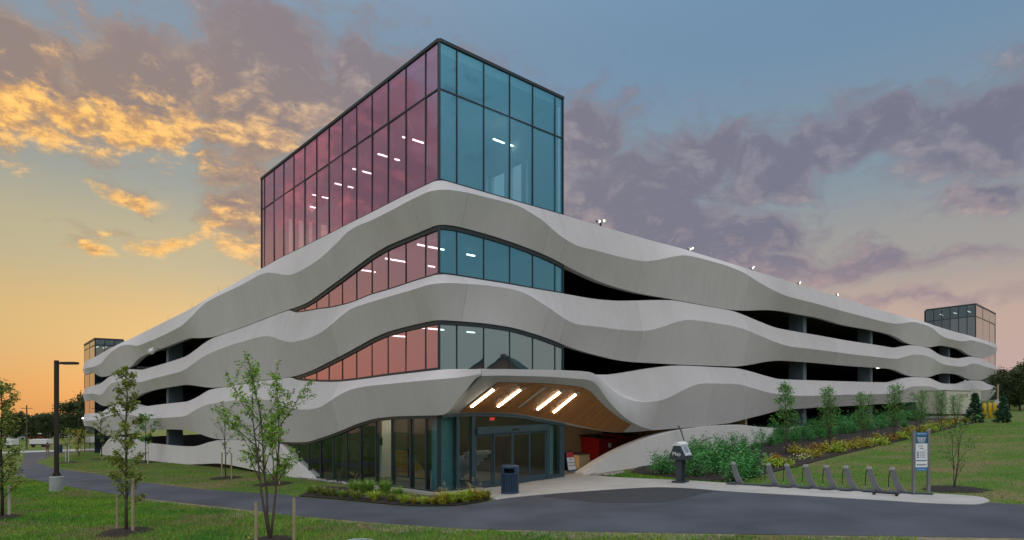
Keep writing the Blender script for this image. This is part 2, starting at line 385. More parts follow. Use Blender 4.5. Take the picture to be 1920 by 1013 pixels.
def text_mesh(body, size, align='CENTER', extrude=.002):
    cu = bpy.data.curves.new('lettering', 'FONT'); cu.body = body; cu.size = size; cu.align_x = align; cu.align_y = 'CENTER'; cu.extrude = extrude; cu.resolution_u = 2
    t = bpy.data.objects.new('lettering', cu); COL.objects.link(t)
    bpy.context.view_layer.update()
    me = bpy.data.meshes.new_from_object(t.evaluated_get(bpy.context.evaluated_depsgraph_get()))
    bpy.data.objects.remove(t); return me
def lettering(name, body, size, pos, xdir, up, matname, parent, align='CENTER', bold=0):
    me = text_mesh(body, size, align); me.materials.clear(); me.materials.append(M[matname])
    x = Vector(xdir).normalized(); u = Vector(up).normalized(); n = x.cross(u)
    mtx = Matrix(((x.x, u.x, n.x, pos[0]), (x.y, u.y, n.y, pos[1]), (x.z, u.z, n.z, pos[2]), (0, 0, 0, 1)))
    me.transform(mtx)
    return link(name, me, parent)

# ------------------------------------------------------------------ the site and the building's axes
DR = Vector((1200, 1132.6, 0)).normalized()          # along the right facade, away from the corner
DL = Vector((-1069, 1132.6, 0)).normalized()         # along the left facade
NR = Vector((DR.y, -DR.x, 0)); NL = Vector((-DL.y, DL.x, 0))   # outward normals
CO = Vector(((823 - CX) / F * 24, 24, 0))            # the near corner of the glass
def sstep(a, b, x):
    t = np.clip((np.asarray(x, dtype=float) - a) / (b - a), 0, 1); return t * t * (3 - 2 * t)
def G(x, y):                                          # height of the ground
    dx, dy = x - CO.x, y - CO.y
    v = dx * DR.x + dy * DR.y; u = dx * DL.x + dy * DL.y
    return KS * x + 1.2 * sstep(11, 54, v) - .45 * sstep(15, 62, u) * (1 - sstep(20, 60, v))
def ray(px, py): return (px - CX) / F, -(py - HY) / F
def gp(px, py, dz=0):                                 # pixel -> point on the ground
    dx, dz_ = ray(px, py); t = 5.0
    lo, hi = 5.0, 900.0
    f = lambda t: CAMZ + dz_ * t - float(G(dx * t, t))
    t = 5.0
    while t < 900 and f(t) > 0: t *= 1.04
    lo, hi = t / 1.04, t
    for _ in range(30):
        md = (lo + hi) / 2
        if f(md) > 0: lo = md
        else: hi = md
    return Vector((dx * lo, lo, float(G(dx * lo, lo)) + dz))
def at_depth(px, y):                                  # a direction and a known distance -> ground point
    x = (px - CX) / F * y; return Vector((x, y, float(G(x, y))))
def gz(p): return float(G(p[0], p[1]))
def fac(side, px, py, o=0.0):                         # pixel on a plane parallel to a facade -> (distance along, height over the site's slope)
    n, d = (NR, DR) if side == 'R' else (NL, DL)
    dx, dz_ = ray(px, py)
    t = (o + CO.dot(n)) / (dx * n.x + n.y)
    x, y = dx * t, t; z = CAMZ + dz_ * t
    return (x - CO.x) * d.x + (y - CO.y) * d.y, z - KS * x
def bw(side, s, o, z):                                # building coordinates -> world
    n, d = (NR, DR) if side == 'R' else (NL, DL)
    p = CO + d * s + n * o
    return Vector((p.x, p.y, z + KS * p.x))
def pchip(x, y):
    x = np.asarray(x, float); y = np.asarray(y, float)
    i = np.argsort(x); x, y = x[i], y[i]
    keep = np.concatenate([[True], np.diff(x) > 1e-3]); x, y = x[keep], y[keep]
    h = np.diff(x); dl = np.diff(y) / h; dd = np.zeros(len(x))
    for k in range(1, len(x) - 1):
        if dl[k - 1] * dl[k] > 0:
            w1 = 2 * h[k] + h[k - 1]; w2 = h[k] + 2 * h[k - 1]; dd[k] = (w1 + w2) / (w1 / dl[k - 1] + w2 / dl[k])
    dd[0], dd[-1] = dl[0], dl[-1]
    def f(q):
        q = np.clip(np.asarray(q, float), x[0], x[-1]); k = np.clip(np.searchsorted(x, q) - 1, 0, len(x) - 2)
        t = (q - x[k]) / h[k]
        return (2 * t**3 - 3 * t**2 + 1) * y[k] + (t**3 - 2 * t**2 + t) * h[k] * dd[k] + (-2 * t**3 + 3 * t**2) * y[k + 1] + (t**3 - t**2) * h[k] * dd[k + 1]
    return f
def trace(side, pts, o):                              # traced pixels -> smooth height along the facade
    s, z = zip(*[fac(side, a, b, o) for a, b in pts]); f0 = pchip(s, z)
    pp = [a for a, b in pts]; gpx = np.linspace(min(pp), max(pp), 700); g = np.array([fac(side, q, 500, o)[0] for q in gpx])
    if g[0] > g[-1]: g = g[::-1]
    zz = f0(g); w = np.exp(-np.linspace(-2, 2, 17)**2); w /= w.sum()
    ext = np.concatenate([2 * zz[0] - zz[8:0:-1], zz, 2 * zz[-1] - zz[-2:-10:-1]])
    zs = np.convolve(ext, w, 'valid')
    return lambda q: np.interp(q, g, zs)
# ------------------------------------------------------------------ the parking garage
garage = thing('parking_garage', 'wavy concrete parking garage with a rose and blue glass corner tower', 'parking garage', (CO.x, CO.y, KS * CO.x))
GA = garage
LT = [None] * 3; 
TR = {
 'L0': dict(
  T=[(157.8,680),(168.4,674),(179,669),(193,661),(211,651),(232.5,640.5),(246.7,634.5),(289.2,613.3),(354.4,580.7),(395.9,555.5),(437.3,532.7),(490,504),(531.8,481),(570,462.5),(626.8,434),(641.6,426),(696.8,398.5),(762.3,365),(822.6,336)],
  C=[(158,690),(176.5,687.5),(189.8,682),(198.7,669.8),(211,658),(229,647.6),(245,647),(259.6,648.2),(289.2,636.4),(336.6,613.3),(360.3,592.6),(384,568.9),(407.7,555.5),(449.2,536.3),(486,516),(500,511.6),(518.2,512.9),(538,515.9),(552.8,513.2),(577.4,500),(596,488),(616,470.5),(634,453),(654.4,433),(672.4,422.7),(695.5,413.7),(734,394.4),(772.5,373.9),(805.9,358.5),(823.9,352)],
  B=[(159.6,702.7),(170.2,699.5),(178.2,700.9),(184.5,705.3),(193.3,707),(202.2,705.3),(216.5,700),(225.3,695.6),(240,690.5),(247,686),(259.6,672.5),(280.4,662.2),(304,653.3),(348.5,636),(380,634),(401.8,631.5),(422.5,625),(454,613.9),(490.7,599.9),(530,584.5),(545.4,579.5),(567.6,571.5),(587.3,560),(607,545.5),(641.6,520.2),(669.8,498.4),(698,477.9),(734,457.3),(764.8,444.5),(798.2,430.4),(822.6,420.6)]),
 'L1': dict(
  T=[(157.8,729.3),(172,724.5),(188,719.6),(195,714.2),(205.8,706),(216.5,701.3),(236,693.3),(250,692.5),(265.5,693.9),(301,683.8),(345.5,669.6),(366.3,656.2),(384,642.9),(401.8,633.1),(454,615),(490.7,601),(530,585.8),(545,581.2),(549,585.8),(567.6,585),(602,579.3),(618.5,577.5),(657,568.2),(698,552.3),(734,541.8),(780,526.6),(822.6,513.8)],
  C=[(158,739),(175.6,738.3),(188,740.9),(195,735.6),(202,724.9),(211,717.8),(220,715),(245,715.1),(265.5,716.4),(289,709.5),(336.6,697.7),(357.4,685.9),(378,671),(401.8,658.8),(449,642.4),(488,631.6),(503,630.4),(529,638.5),(550.3,641.6),(577,635),(597,626.4),(620,609.8),(641.6,591.3),(659.6,578.5),(677.5,572),(723.8,558),(772.5,543.9),(798.2,535.6),(823.9,529.2)],
  B=[(160.4,751.6),(172,750.7),(180.9,754.2),(187,758.7),(197,761.7),(211,759.6),(220,756.9),(239.6,753.8),(250,747),(268.5,737.7),(295,730.3),(345.5,722),(366.3,723.5),(390,726.8),(409.6,726.6),(419.6,725.2),(485,714.5),(550,706),(572.5,699.3),(594.7,690),(614.5,679.6),(641.6,665.8),(669.8,650.4),(703.2,632.4),(731.5,620.9),(764.8,611.9),(798.2,604.2),(822.6,599.6)]),
 'L2': dict(
  T=[(156,778),(163,776),(179,774.7),(189.8,773.8),(198.7,767.6),(211,760.5),(220,758),(239.6,756.5),(250,757.5),(271.5,762.3),(307,757.8),(348.5,753.4),(369.2,745),(395.9,730.3),(419.6,726),(485,715.5),(546,707.5),(551,711.5),(577.4,714.8),(618.5,716.4),(641.6,715.6),(669.8,712.5),(731.5,704.3),(822.6,693.8),(903,692.6)],
  C=[(156,789),(180,788),(195,783),(202,779.7),(211.9,776.9),(250,779),(289.3,784.6),(344.5,781),(366.6,768.6),(388.8,758.9),(420,753.4),(441.7,750.8),(473.8,748.3),(500,750),(540,764),(577.4,768.2),(597,764.6),(619,751.8),(641.6,737.7),(664.7,728.7),(695.5,723.5),(759.7,717),(840,709.4),(903,699)],
  B=[(160.7,799),(172,800),(185,808),(195.3,815.6),(206.3,817.5),(240,814),(270,809.5),(294.8,807.3),(319.7,805.4),(350,806.7),(375,814),(394.8,820.8),(412,824),(491,826),(523,829),(571.5,829.3),(601,821.5),(637.7,808.2),(674.6,793.3),(711.4,783.8),(748.2,780.7),(820,779),(834,777.8),(850,763),(870,741),(903,705)]),
 'R0': dict(
  T=[(823,336),(963,376.5),(1057,403.4),(1124.7,423.6),(1214.6,449.3),(1290,469.6),(1357,490),(1408,506.2),(1498,533.7),(1571,556.5),(1648,580.9),(1694.6,593.7),(1735,604.4),(1748,609.3),(1780,619.2),(1815.5,628.9),(1829.7,633),(1868,645.3)],
  C=[(823.9,352),(850,357),(880,362),(920,372),(950,379),(970,385),(994.6,399),(1015,411.5),(1042,435.4),(1063,450.6),(1088.8,463.4),(1117,469.8),(1155.5,480),(1183.8,486.5),(1204,489.9),(1224.8,489),(1250.5,484),(1271,479.8),(1286.4,479),(1305.7,482.4),(1357,496.5),(1387.8,508),(1423.8,529.8),(1454.6,546.5),(1480,556.8),(1530,569.5),(1584,584.7),(1648,601.4),(1679,607.3),(1694.6,606),(1712.5,603.8),(1726,606.4),(1747,614),(1761.5,627),(1775,634.3),(1804.8,640.8),(1813.7,638.8),(1822.6,638),(1842,643),(1868,652)],
  B=[(820,420.4),(858.5,424.7),(904.7,436.8),(953.5,452),(999.7,468.9),(1038,485.6),(1058.5,496.9),(1091.3,513.5),(1129.8,530.2),(1163,541),(1206.9,552),(1258,561),(1300,568.7),(1318.5,572.2),(1367.3,580.7),(1390.4,582.5),(1439,581.7),(1470,584.3),(1500.8,590.2),(1530,595.4),(1584,610.4),(1638,620),(1663.8,625.8),(1679,631.4),(1707.2,646),(1740.8,651.8),(1753.3,649.5),(1765,648.2),(1785.3,651.4),(1801.3,655.5),(1810,661.7),(1819,667.4),(1847.5,672),(1852.8,669.7),(1868,662.5)]),
 'R1': dict(
  T=[(822.6,513.4),(853.4,517),(904.7,525.2),(953.5,533),(999.7,541.2),(1057,550.8),(1104,559.2),(1150.4,563.8),(1183.8,563.8),(1240,562.8),(1265.9,563.8),(1290,568),(1318.5,573.2),(1367.3,581.7),(1382.7,586.3),(1423.8,603),(1459.7,615.8),(1498,623),(1530,628.2),(1584,638),(1643,647),(1674,652.2),(1686.9,651),(1706,647.6),(1726,649.5),(1742,652.7),(1753,660),(1766,667.4),(1785,671.2),(1801,672.4),(1813.7,669.6),(1824.4,669),(1842,672.6),(1852.8,679.5),(1868,685.5)],
  C=[(823.9,529),(850,531),(890,533),(930,536),(958,540),(986.9,551),(1015,568),(1043,586.5),(1065.7,602),(1086,609.2),(1117,612.3),(1155.5,617.5),(1191.5,620.5),(1214.6,620),(1240,613.6),(1271,603.3),(1293,599.6),(1331.4,604.3),(1370,610.7),(1398,618.4),(1429,631.3),(1464.8,645.4),(1485.4,650.5),(1530,655.6),(1597,664.3),(1648,670),(1679,673.3),(1694.6,670),(1711.5,665),(1730,666),(1748,670.8),(1762,680.5),(1775,684.9),(1804.8,688.2),(1813.7,685),(1824.4,681.6),(1835,682.6),(1847.5,688),(1868,692)],
  B=[(820,599.6),(904.7,606),(953.5,613),(999.7,625.3),(1038,638.6),(1057,646.8),(1091,658.5),(1129.8,668.8),(1163,676.5),(1189,679.3),(1245,682.4),(1290,684.5),(1331,686),(1377.5,687.3),(1403,684.7),(1434,678.8),(1464.8,676.5),(1500.8,678.8),(1530,681),(1584,686),(1643,690),(1671.5,692),(1686.9,697.7),(1708,706),(1739.5,707.6),(1752,703.8),(1767,700.1),(1785.3,701.2),(1799.5,703),(1808.4,708),(1818.2,712.5),(1840.4,713),(1852.8,707),(1868,700.5)]),
 'R2': dict(
  T=[(1090,697),(1117,702.7),(1137.5,702.7),(1168,699.3),(1219.7,690.6),(1260.8,686),(1290,686),(1331,688),(1377.5,690.4),(1403,695.5),(1439,705.8),(1464.8,711.4),(1530,713.6),(1597,715.6),(1669,717.2),(1681.7,713.6),(1699.7,708.4),(1715,707.3),(1740.8,708.4),(1754,714),(1769,719.4),(1797.7,720),(1810,715.2),(1820.8,713.2),(1840.4,714.2),(1852.8,720.9),(1870.6,723)],
  C=[(1117,705),(1130,716),(1161,736),(1184,748),(1204,754),(1230,752.7),(1255.6,745),(1281,731.5),(1300,723.4),(1318.5,719),(1377.5,719.9),(1408,726.8),(1449,737.9),(1498,742.2),(1530,742.2),(1579,740.3),(1658,739),(1690,733),(1703,727),(1717.4,724.3),(1745,724.8),(1757,729.4),(1780,736),(1800,735),(1820,731),(1845,732),(1870.6,726)],
  B=[(1168,810.5),(1184,810.5),(1219.7,807.4),(1290,801.8),(1340,796.8),(1367,793.6),(1395.5,786.6),(1434,777),(1464.8,769.4),(1530,764.6),(1579,762),(1642,758.4),(1697.7,755),(1741,753),(1790,752.5),(1849,752),(1863,740),(1870.6,728)]),
}
LEND = {'L': fac('L', 158.2, 700, .12)[0], 'R': fac('R', 1867.5, 660, .12)[0]}
OE, OCR, RC = .12, .60, .30
LN = {}
for k, d in TR.items():
    LN[k] = dict(T=trace(k[0], d['T'], OE), C=trace(k[0], d['C'], OCR), B=trace(k[0], d['B'], OE))
def prof(side, b, s):
    l = LN[side + str(b)]; T, C, B = float(l['T'](s)), float(l['C'](s)), float(l['B'](s))
    C = min(max(C, B + .06), T - .03); oc = OE + (OCR - OE) * float(sstep(.02, .42, min(T - C, (C - B) * 1.6)))
    fe_ = LEND[side] - s
    if fe_ < 9: oc = OE + (oc - OE) * (.35 + .65 * float(sstep(0, 9, fe_)))
    return T, C, B, oc
def panel(samples, name='concrete_panel', mat='concrete', parent=None, rows=4, back=-.4):
    """samples: list of (base xy point, outward normal, T, C, B, oc)"""
    mb = MB(); n = len(samples)
    def pt(sm, o, z): p = sm[0] + sm[1] * o; return (p.x, p.y, z + KS * p.x)
    def strip(fn, rws):
        vs = [pt(sm, *fn(sm, j / rws)) for sm in samples for j in range(rws + 1)]
        mb.add(vs, [(i * (rws + 1) + j, (i + 1) * (rws + 1) + j, (i + 1) * (rws + 1) + j + 1, i * (rws + 1) + j + 1) for i in range(n - 1) for j in range(rws)])
    lp = lambda a, b, t: a + (b - a) * t
    oe = lambda s: s[6] if len(s) > 6 else OE
    # upper facet (slightly hollow), lower facet, top and bottom returns, back
    strip(lambda s, t: (lp(oe(s), s[5], t), lp(s[2], s[3], t)), rows)
    strip(lambda s, t: (lp(s[5], oe(s), t), lp(s[3], s[4], t)), rows)
    strip(lambda s, t: (lp(back, oe(s), t), s[2] + .0), 1)
    strip(lambda s, t: (lp(oe(s), back, t), s[4] + .10 * t), 1)
    strip(lambda s, t: (back, lp(s[4] + .10, s[2], t)), 1)
    for idx in (0, -1):                   # end caps
        s = samples[idx]
        mb.add([pt(s, oe(s), s[2]), pt(s, s[5], s[3]), pt(s, oe(s), s[4]), pt(s, back, s[4] + .1), pt(s, back, s[2])], [(0, 1, 2, 3, 4)])
    return mb.build(name, mat, parent or GA, smooth=True, absolute=True)
def smp(side, b, s):
    d, nn = (DR, NR) if side == 'R' else (DL, NL)
    return (CO + d * s, nn) + prof(side, b, s)
def srange(a, b):
    out = [a]; 
    while out[-1] < b - 1e-6: out.append(min(b, out[-1] + max(.35, .010 * (24 + out[-1]))))
    return out
SEAM_L = [fac('L', p, 500)[0] for p in (794, 641, 533, 494, 449, 384, 336, 290, 255, 225, 202, 186)]
SEAM_R = [fac('R', p, 500)[0] for p in (861, 1013, 1045, 1188, 1321, 1391, 1478, 1560, 1643, 1700, 1742, 1785, 1818)]
GAP = .0055
for b in range(3):
    # left facade from the first joint to the far end
    js = SEAM_L + [LEND['L']]
    for a, c in zip(js[:-1], js[1:]): panel([smp('L', b, s) for s in srange(a + GAP, c - GAP)])
    js = SEAM_R + [LEND['R']]
    if b == 2: js = [fac('R', 1230, 700, .3)[0]] + [j for j in js if j > fac('R', 1240, 700)[0]]
    for a, c in zip(js[:-1], js[1:]): panel([smp('R', b, s) for s in srange(a + GAP, c - GAP)])
    if b < 2:                             # the panel that turns the corner
        sm = [smp('L', b, s) for s in reversed(srange(RC, SEAM_L[0] - GAP))]
        pl, pr = prof('L', b, RC), prof('R', b, RC); cen = CO + DL * RC + DR * RC
        for i in range(1, 8):
            t = i / 8; nn = NL * math.cos(t * math.pi / 2) + NR * math.sin(t * math.pi / 2)
            sm.append((cen + nn * RC, nn) + tuple(pl[k] * (1 - t) + pr[k] * t for k in range(4)))
        sm += [smp('R', b, s) for s in srange(RC, SEAM_R[0] - GAP)]
        panel(sm)
# --- third band: it runs on past the corner as the side of the entrance canopy
UE = fac('L', 903, 700, .30)[0]; OC = -UE          # reach of the canopy in front of the right facade
def smp3(s):
    T, C, B, oc = prof('L', 2, s); k = float(sstep(0, UE, s)); l = LN['L2']
    T = float(l['T'](s)); B = min(float(l['B'](s)), T - .05); C = float(l['C'](s)); C = min(max(C, B + .02), T - .02)
    return (CO + DL * s, NL, T, C, B, (OCR * (1 - k) + .34 * k) if s < 0 else oc, OE + .18 * k)
sm = [smp3(s) for s in reversed(srange(UE + .02, SEAM_L[0] - GAP))]
panel(sm, back=-.10)
def curve3(pts, n=40, end=None):                     # (px, py, offset) on the right facade -> smooth points (v, o, z)
    q = np.array([(fac('R', a, b, o)[0], o, fac('R', a, b, o)[1]) for a, b, o in pts])
    if end is not None: q[-1] = end
    t = np.concatenate([[0], np.cumsum(np.linalg.norm(np.diff(q, axis=0), axis=1))]); t /= t[-1]
    g = np.linspace(0, 1, n); return np.stack([pchip(t, q[:, k])(g) for k in range(3)], 1)
def loft(mb, A, B, rows=5, bulge=0.0, mi=0):
    n = len(A); vs = []
    for i_, (a, b) in enumerate(zip(A, B)):
        tp = min(1, i_ / 12, (n - 1 - i_) / 12)
        for j in range(rows + 1):
            t = j / rows; p = a * (1 - t) + b * t
            vs.append(bw('R', p[0], p[1] + bulge * tp * math.sin(math.pi * t), p[2]))
    mb.add(vs, [(i * (rows + 1) + j, (i + 1) * (rows + 1) + j, (i + 1) * (rows + 1) + j + 1, i * (rows + 1) + j + 1) for i in range(n - 1) for j in range(rows)], mi)
O = OC
FT = [(903, 692.6, O), (945, 692.2, O), (1019, 693.4, O), (1060, 694.6, O), (1090, 696, O)]
FB = [(903, 705, O), (945, 704.4, O), (1019, 706, O), (1060, 708.6, O), (1090, 711, O)]
cf = MB(); A, Bq = curve3(FT, 30), curve3(FB, 30); loft(cf, A, Bq, 2)
capb = A.copy(); capb[:, 1] = .05
cf.build('canopy_fascia', 'concrete', GA, smooth=True, absolute=True)
ct = MB(); loft(ct, A, capb, 1)
U = [(1090, 696, O), (1106, 698, O * .98), (1117, 703, O * .9), (1129, 714, O * .72), (1145, 729, O * .5), (1170, 746, .95), (1197, 753, .62), (1215, 754.5, .52), (1230, 752.7, .5)]
Kp = [(1090, 711, O), (1106, 713.5, O * .98), (1117, 720, O * .9), (1134, 743, O * .70), (1152, 764.5, O * .5), (1179, 788, .85), (1205, 801, .4), (1230, 806.2, .12)]
S1 = [(1092, 697, .12), (1117, 704, .16), (1129, 715, .22), (1145, 726, .28), (1161, 735, .33), (1184, 746, .40), (1205, 753.6, .46), (1230, 752.7, .5)]
T3 = [(1090, 696, .10), (1117, 702.5, .12), (1137, 702.7, .12), (1168, 699.3, .12), (1219.7, 690.6, .12), (1230, 689.4, .12)]
s_end = fac('R', 1230, 700, .3)[0]; T_e, C_e, B_e, oc_e = prof('R', 2, s_end)
eC, eB, eT = (s_end, oc_e, C_e), (s_end, OE, B_e), (s_end, OE, T_e)
cU, cK, cS, cT = curve3(U, end=eC), curve3(Kp, end=eB), curve3(S1, end=eC), curve3(T3, end=eT)
sw = MB(); loft(sw, cU, cK, 6, .05); sw.build('canopy_side', 'concrete', GA, smooth=True, absolute=True)
loft(ct, cU, cS, 2)
q_ = [];
for s in np.linspace(UE + .02, .4, 16):
    zt_ = smp3(s)[2] - .012; q_ += [bw('L', s, OE + .18 * float(sstep(0, UE, s)) - .012, zt_), bw('R', 1.2, max(-s, .0), float(A[0, 2]) - .015 if s < 0 else zt_ - .02)]
ct.add(q_, [(2 * i, 2 * i + 1, 2 * i + 3, 2 * i + 2) for i in range(15)])
ct.build('canopy_top', 'concrete', GA, smooth=True, absolute=True)
up = MB(); loft(up, cT, cS, 4); cTb = cT.copy(); cTb[:, 1] = -.4; loft(up, cTb, cT, 1); up.build('concrete_panel', 'concrete', GA, smooth=True, absolute=True)
# soffit: from the lip back down to the door head
LIP = [(903, 705, O), (945, 704.4, O), (1019, 706, O), (1060, 708.6, O)] + Kp
BK = [(833, 778, .06), (860, 776, .04), (913, 775.6, .02), (966, 778.5, .02), (1010, 786.5, .02), (1055, 794.5, .02), (1108, 805, .02), (1161, 811, .02), (1200, 809.3, .04), (1230, 806.6, .10)]
cL, cB = curve3(LIP, 90, end=eB), curve3(BK, 90, end=(s_end, .05, B_e))
def by_v(c):
    i = np.argsort(c[:, 0]); c = c[i]; return lambda v: np.array([v, np.interp(v, c[:, 0], c[:, 1]), np.interp(v, c[:, 0], c[:, 2])])
fL, fB = by_v(cL), by_v(cB)
v0 = max(cL[0, 0], cB[0, 0]); v1 = min(cL[-1, 0], cB[-1, 0])
vs_ = np.linspace(v0, v1, 100)
so = MB(); A2 = np.array([fL(v) for v in vs_]); B2 = np.array([fB(v) for v in vs_])
loft(so, A2, B2, 4)
so.add([bw('R', *cL[0]), bw('R', *fL(v0)), bw('R', *fB(v0)), bw('R', *cB[0])], [(0, 1, 2, 3)])
so.build('canopy_soffit', 'concrete', GA, absolute=True)
vw0, vw1 = (fac('R', 863, 772, .15)[0] + fac('R', 929, 717, OC * .83)[0]) / 2, fac('R', 1176, 802, .35)[0]
def S(v, t, drop=0.0):
    a, b = fB(v), fL(v); p = a * (1 - t) + b * t; n = np.array([0, b[2] - a[2], -(b[1] - a[1])]); n = n / (np.linalg.norm(n) + 1e-9)
    p = p + n * drop; return bw('R', *p)
wb = MB(); vv = np.linspace(vw0, vw1, 60)
pts = [S(v, t, .010) for v in vv for t in (.06, .84)]
wb.add(pts, [(2 * i, 2 * i + 1, 2 * i + 3, 2 * i + 2) for i in range(59)]); bk = wb.build('timber_backing', 'wood_gap', GA, absolute=True)
ws = MB(); pw = .115
for i in range(int((vw1 - vw0) / pw)):
    a, c = vw0 + i * pw + .017, vw0 + (i + 1) * pw - .017
    t0, t1 = .062, .838
    ws.hexa([S(a, t0, .012), S(c, t0, .012), S(c, t1, .012), S(a, t1, .012), S(a, t0, .045), S(c, t0, .045), S(c, t1, .045), S(a, t1, .045)])
tag(ws.build('timber_slats', 'wood', bk, absolute=True), kind='stuff')
for i, (px, py) in enumerate(((906, 746), (956, 746), (995, 746), (1030, 751), (1061, 754))):
    v = fac('R', px, py, O * .5)[0]
    mb = MB(); mb.hexa([S(v - .038, .24, .05), S(v + .038, .24, .05), S(v + .038, .70, .05), S(v - .038, .70, .05), S(v - .038, .24, .10), S(v + .038, .24, .10), S(v + .038, .70, .10), S(v - .038, .70, .10)])
    l = mb.build('light_bar', 'lamp_off' if i == 2 else 'lamp_warm', GA, absolute=True)
    if i == 2: l['label'] = 'unlit grey light bar in the timber canopy ceiling'
    mb = MB(); mb.hexa([S(v - .06, .705, .05), S(v + .06, .705, .05), S(v + .06, .76, .05), S(v - .06, .76, .05), S(v - .06, .705, .11), S(v + .06, .705, .11), S(v + .06, .76, .11), S(v - .06, .76, .11)])
    mb.build('end_cap', 'lamp_off', l, absolute=True)

# --- base walls
def base_wall(side, tops, bots, name='base_wall'):
    ft, fb = trace(side, tops, .2), trace(side, bots, .42)
    a = max(fac(side, *tops[0], .2)[0], 0) if side == 'R' else fac(side, *tops[-1], .2)[0]
    c = fac(side, *tops[-1], .2)[0] if side == 'R' else fac(side, *tops[0], .2)[0]
    sv_ = srange(a, c); mb = MB(); d, nn = (DR, NR) if side == 'R' else (DL, NL)
    rows = [(-.30, 0), (.06, 0), (.20, .03), (.42, 1)]
    def P(s, o, t): 
        zt = float(ft(s)); zb = min(float(fb(s)), zt - .02) - .25; return bw(side, s, o, zt + (zb - zt) * t)
    for (r0, r1) in zip(rows[:-1], rows[1:]):
        vs = []
        for s in sv_: vs += [P(s, *r0), P(s, *r1)]
        mb.add(vs, [(2 * i, 2 * i + 1, 2 * i + 3, 2 * i + 2) for i in range(len(sv_) - 1)])
    vs = []
    for s in sv_: vs += [P(s, -.3, 0), P(s, -.3, 1)]
    mb.add(vs, [(2 * i, 2 * i + 1, 2 * i + 3, 2 * i + 2) for i in range(len(sv_) - 1)])
    for s in (sv_[0], sv_[-1]): mb.add([P(s, -.3, 0), P(s, .06, 0), P(s, .2, .03), P(s, .42, 1), P(s, -.3, 1)], [(0, 1, 2, 3, 4)])
    return mb.build(name, 'base_concrete', GA, smooth=False, absolute=True)
base_wall('L', [(190,838),(195,834),(202,824),(211.9,818.4),(234,821),(256,825.3),(270,830.8),(294.8,833.6),(339,837.7),(361,837.2),(388.8,829.4),(412,825.3),(491,827.2),(519,830),(534.6,846),(556.7,868),(589,897)],
          [(190,858),(250,857),(278,858.4),(339,864.8),(377.7,864),(416.4,863),(480,875),(530,890),(589,899)])
base_wall('R', [(1092,886.5),(1120.6,867.6),(1150.8,849.5),(1181,835),(1226.3,817.8),(1271.6,806.4),(1331,798.4),(1393,796.5),(1413.5,799),(1447,802),(1485.4,802),(1520,798.4),(1579,791.6),(1642,785),(1683.8,780.5),(1760,774),(1840,768)],
          [(1092,889),(1111.5,890),(1158,882.7),(1199,876.3),(1300,853),(1400,833),(1500,815),(1620,795),(1700,788),(1840,775)])

# --- decks, columns, end walls
ZF = (4.02, 7.80, 11.60)
WL_, WR_ = LEND['L'], LEND['R']
def slab(name, z0, z1, mats, inset=.55, u0=None, v0=None):
    mb = MB(); a = inset
    P = lambda u, v, z: (lambda p: Vector((p.x, p.y, z + KS * p.x)))(CO + DL * u + DR * v)
    mb.hexa([P(a, a, z0), P(a, WR_ - a, z0), P(WL_ - a, WR_ - a, z0), P(WL_ - a, a, z0), P(a, a, z1), P(a, WR_ - a, z1), P(WL_ - a, WR_ - a, z1), P(WL_ - a, a, z1)])
    return mb.build(name, mats, GA, absolute=True)
gu, gv = np.arange(.5, WL_ - .3, 2.0), np.arange(.5, WR_ - .3, 2.0); mb = MB(); vs = []
for u in gu:
    for v in gv: q = CO + DL * u + DR * v; vs.append((q.x, q.y, gz(q) + .03))
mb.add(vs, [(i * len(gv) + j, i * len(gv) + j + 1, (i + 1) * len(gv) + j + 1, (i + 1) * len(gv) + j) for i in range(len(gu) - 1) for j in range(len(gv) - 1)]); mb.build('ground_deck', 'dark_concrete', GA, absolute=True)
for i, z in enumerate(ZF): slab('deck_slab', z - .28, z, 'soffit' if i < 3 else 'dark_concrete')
def ubox(mb, u0, u1, v0, v1, z0, z1, mi=0):        # a box in building axes
    P = lambda u, v, z: (lambda p: Vector((p.x, p.y, z + KS * p.x)))(CO + DL * u + DR * v)
    mb.hexa([P(u0, v0, z0), P(u0, v1, z0), P(u1, v1, z0), P(u1, v0, z0), P(u0, v0, z1), P(u0, v1, z1), P(u1, v1, z1), P(u1, v0, z1)], mi)
vc = [fac('R', p, 600, -.7)[0] for p in (1509, 1634, 1780)]
bay = (vc[1] - vc[0])
for v in [vc[0] - bay, vc[0], vc[1], vc[1] + bay, vc[2], vc[2] + bay]:
    if v < 8: continue
    for zz in ((.3, 3.72), (4.02, 7.5), (7.8, 11.3)):
        mb = MB(); ubox(mb, .70, 1.9, v - .35, v + .35, zz[0] - .3, zz[1]); mb.build('column', 'blue_column', GA, absolute=True)
uc = fac('L', 314, 700, -.7)[0]
for u in (uc, uc - 18.3, uc + 18.3):
    for zz in ((-.4, 3.72), (4.02, 7.5), (7.8, 11.3)):
        mb = MB(); ubox(mb, u - .35, u + .35, .70, 1.9, zz[0], zz[1]); mb.build('column', 'blue_column', GA, absolute=True)
for (z0, z1) in ((-.6, 1.2), (3.0, 12.5)):
    mb = MB(); ubox(mb, WL_ - .4, WL_, .6, WR_ - .4, z0, z1); mb.build('rear_band', 'concrete', GA, absolute=True)
mb = MB(); ubox(mb, .6, WL_ - .4, WR_ - .4, WR_, -.6, 12.5); mb.build('rear_wall', 'concrete', GA, absolute=True)
mb = MB()                                            # ramp wall down the middle of the decks
ubox(mb, 20, WL_ - 8, 40, 40.3, -.3, 11.3); ubox(mb, 20, WL_ - 8, 20, 20.3, -.3, 11.3); ubox(mb, 24, 24.3, 42, WR_ - 6, -.3, 11.3)
mb.build('ramp_wall', 'soffit', GA, absolute=True)
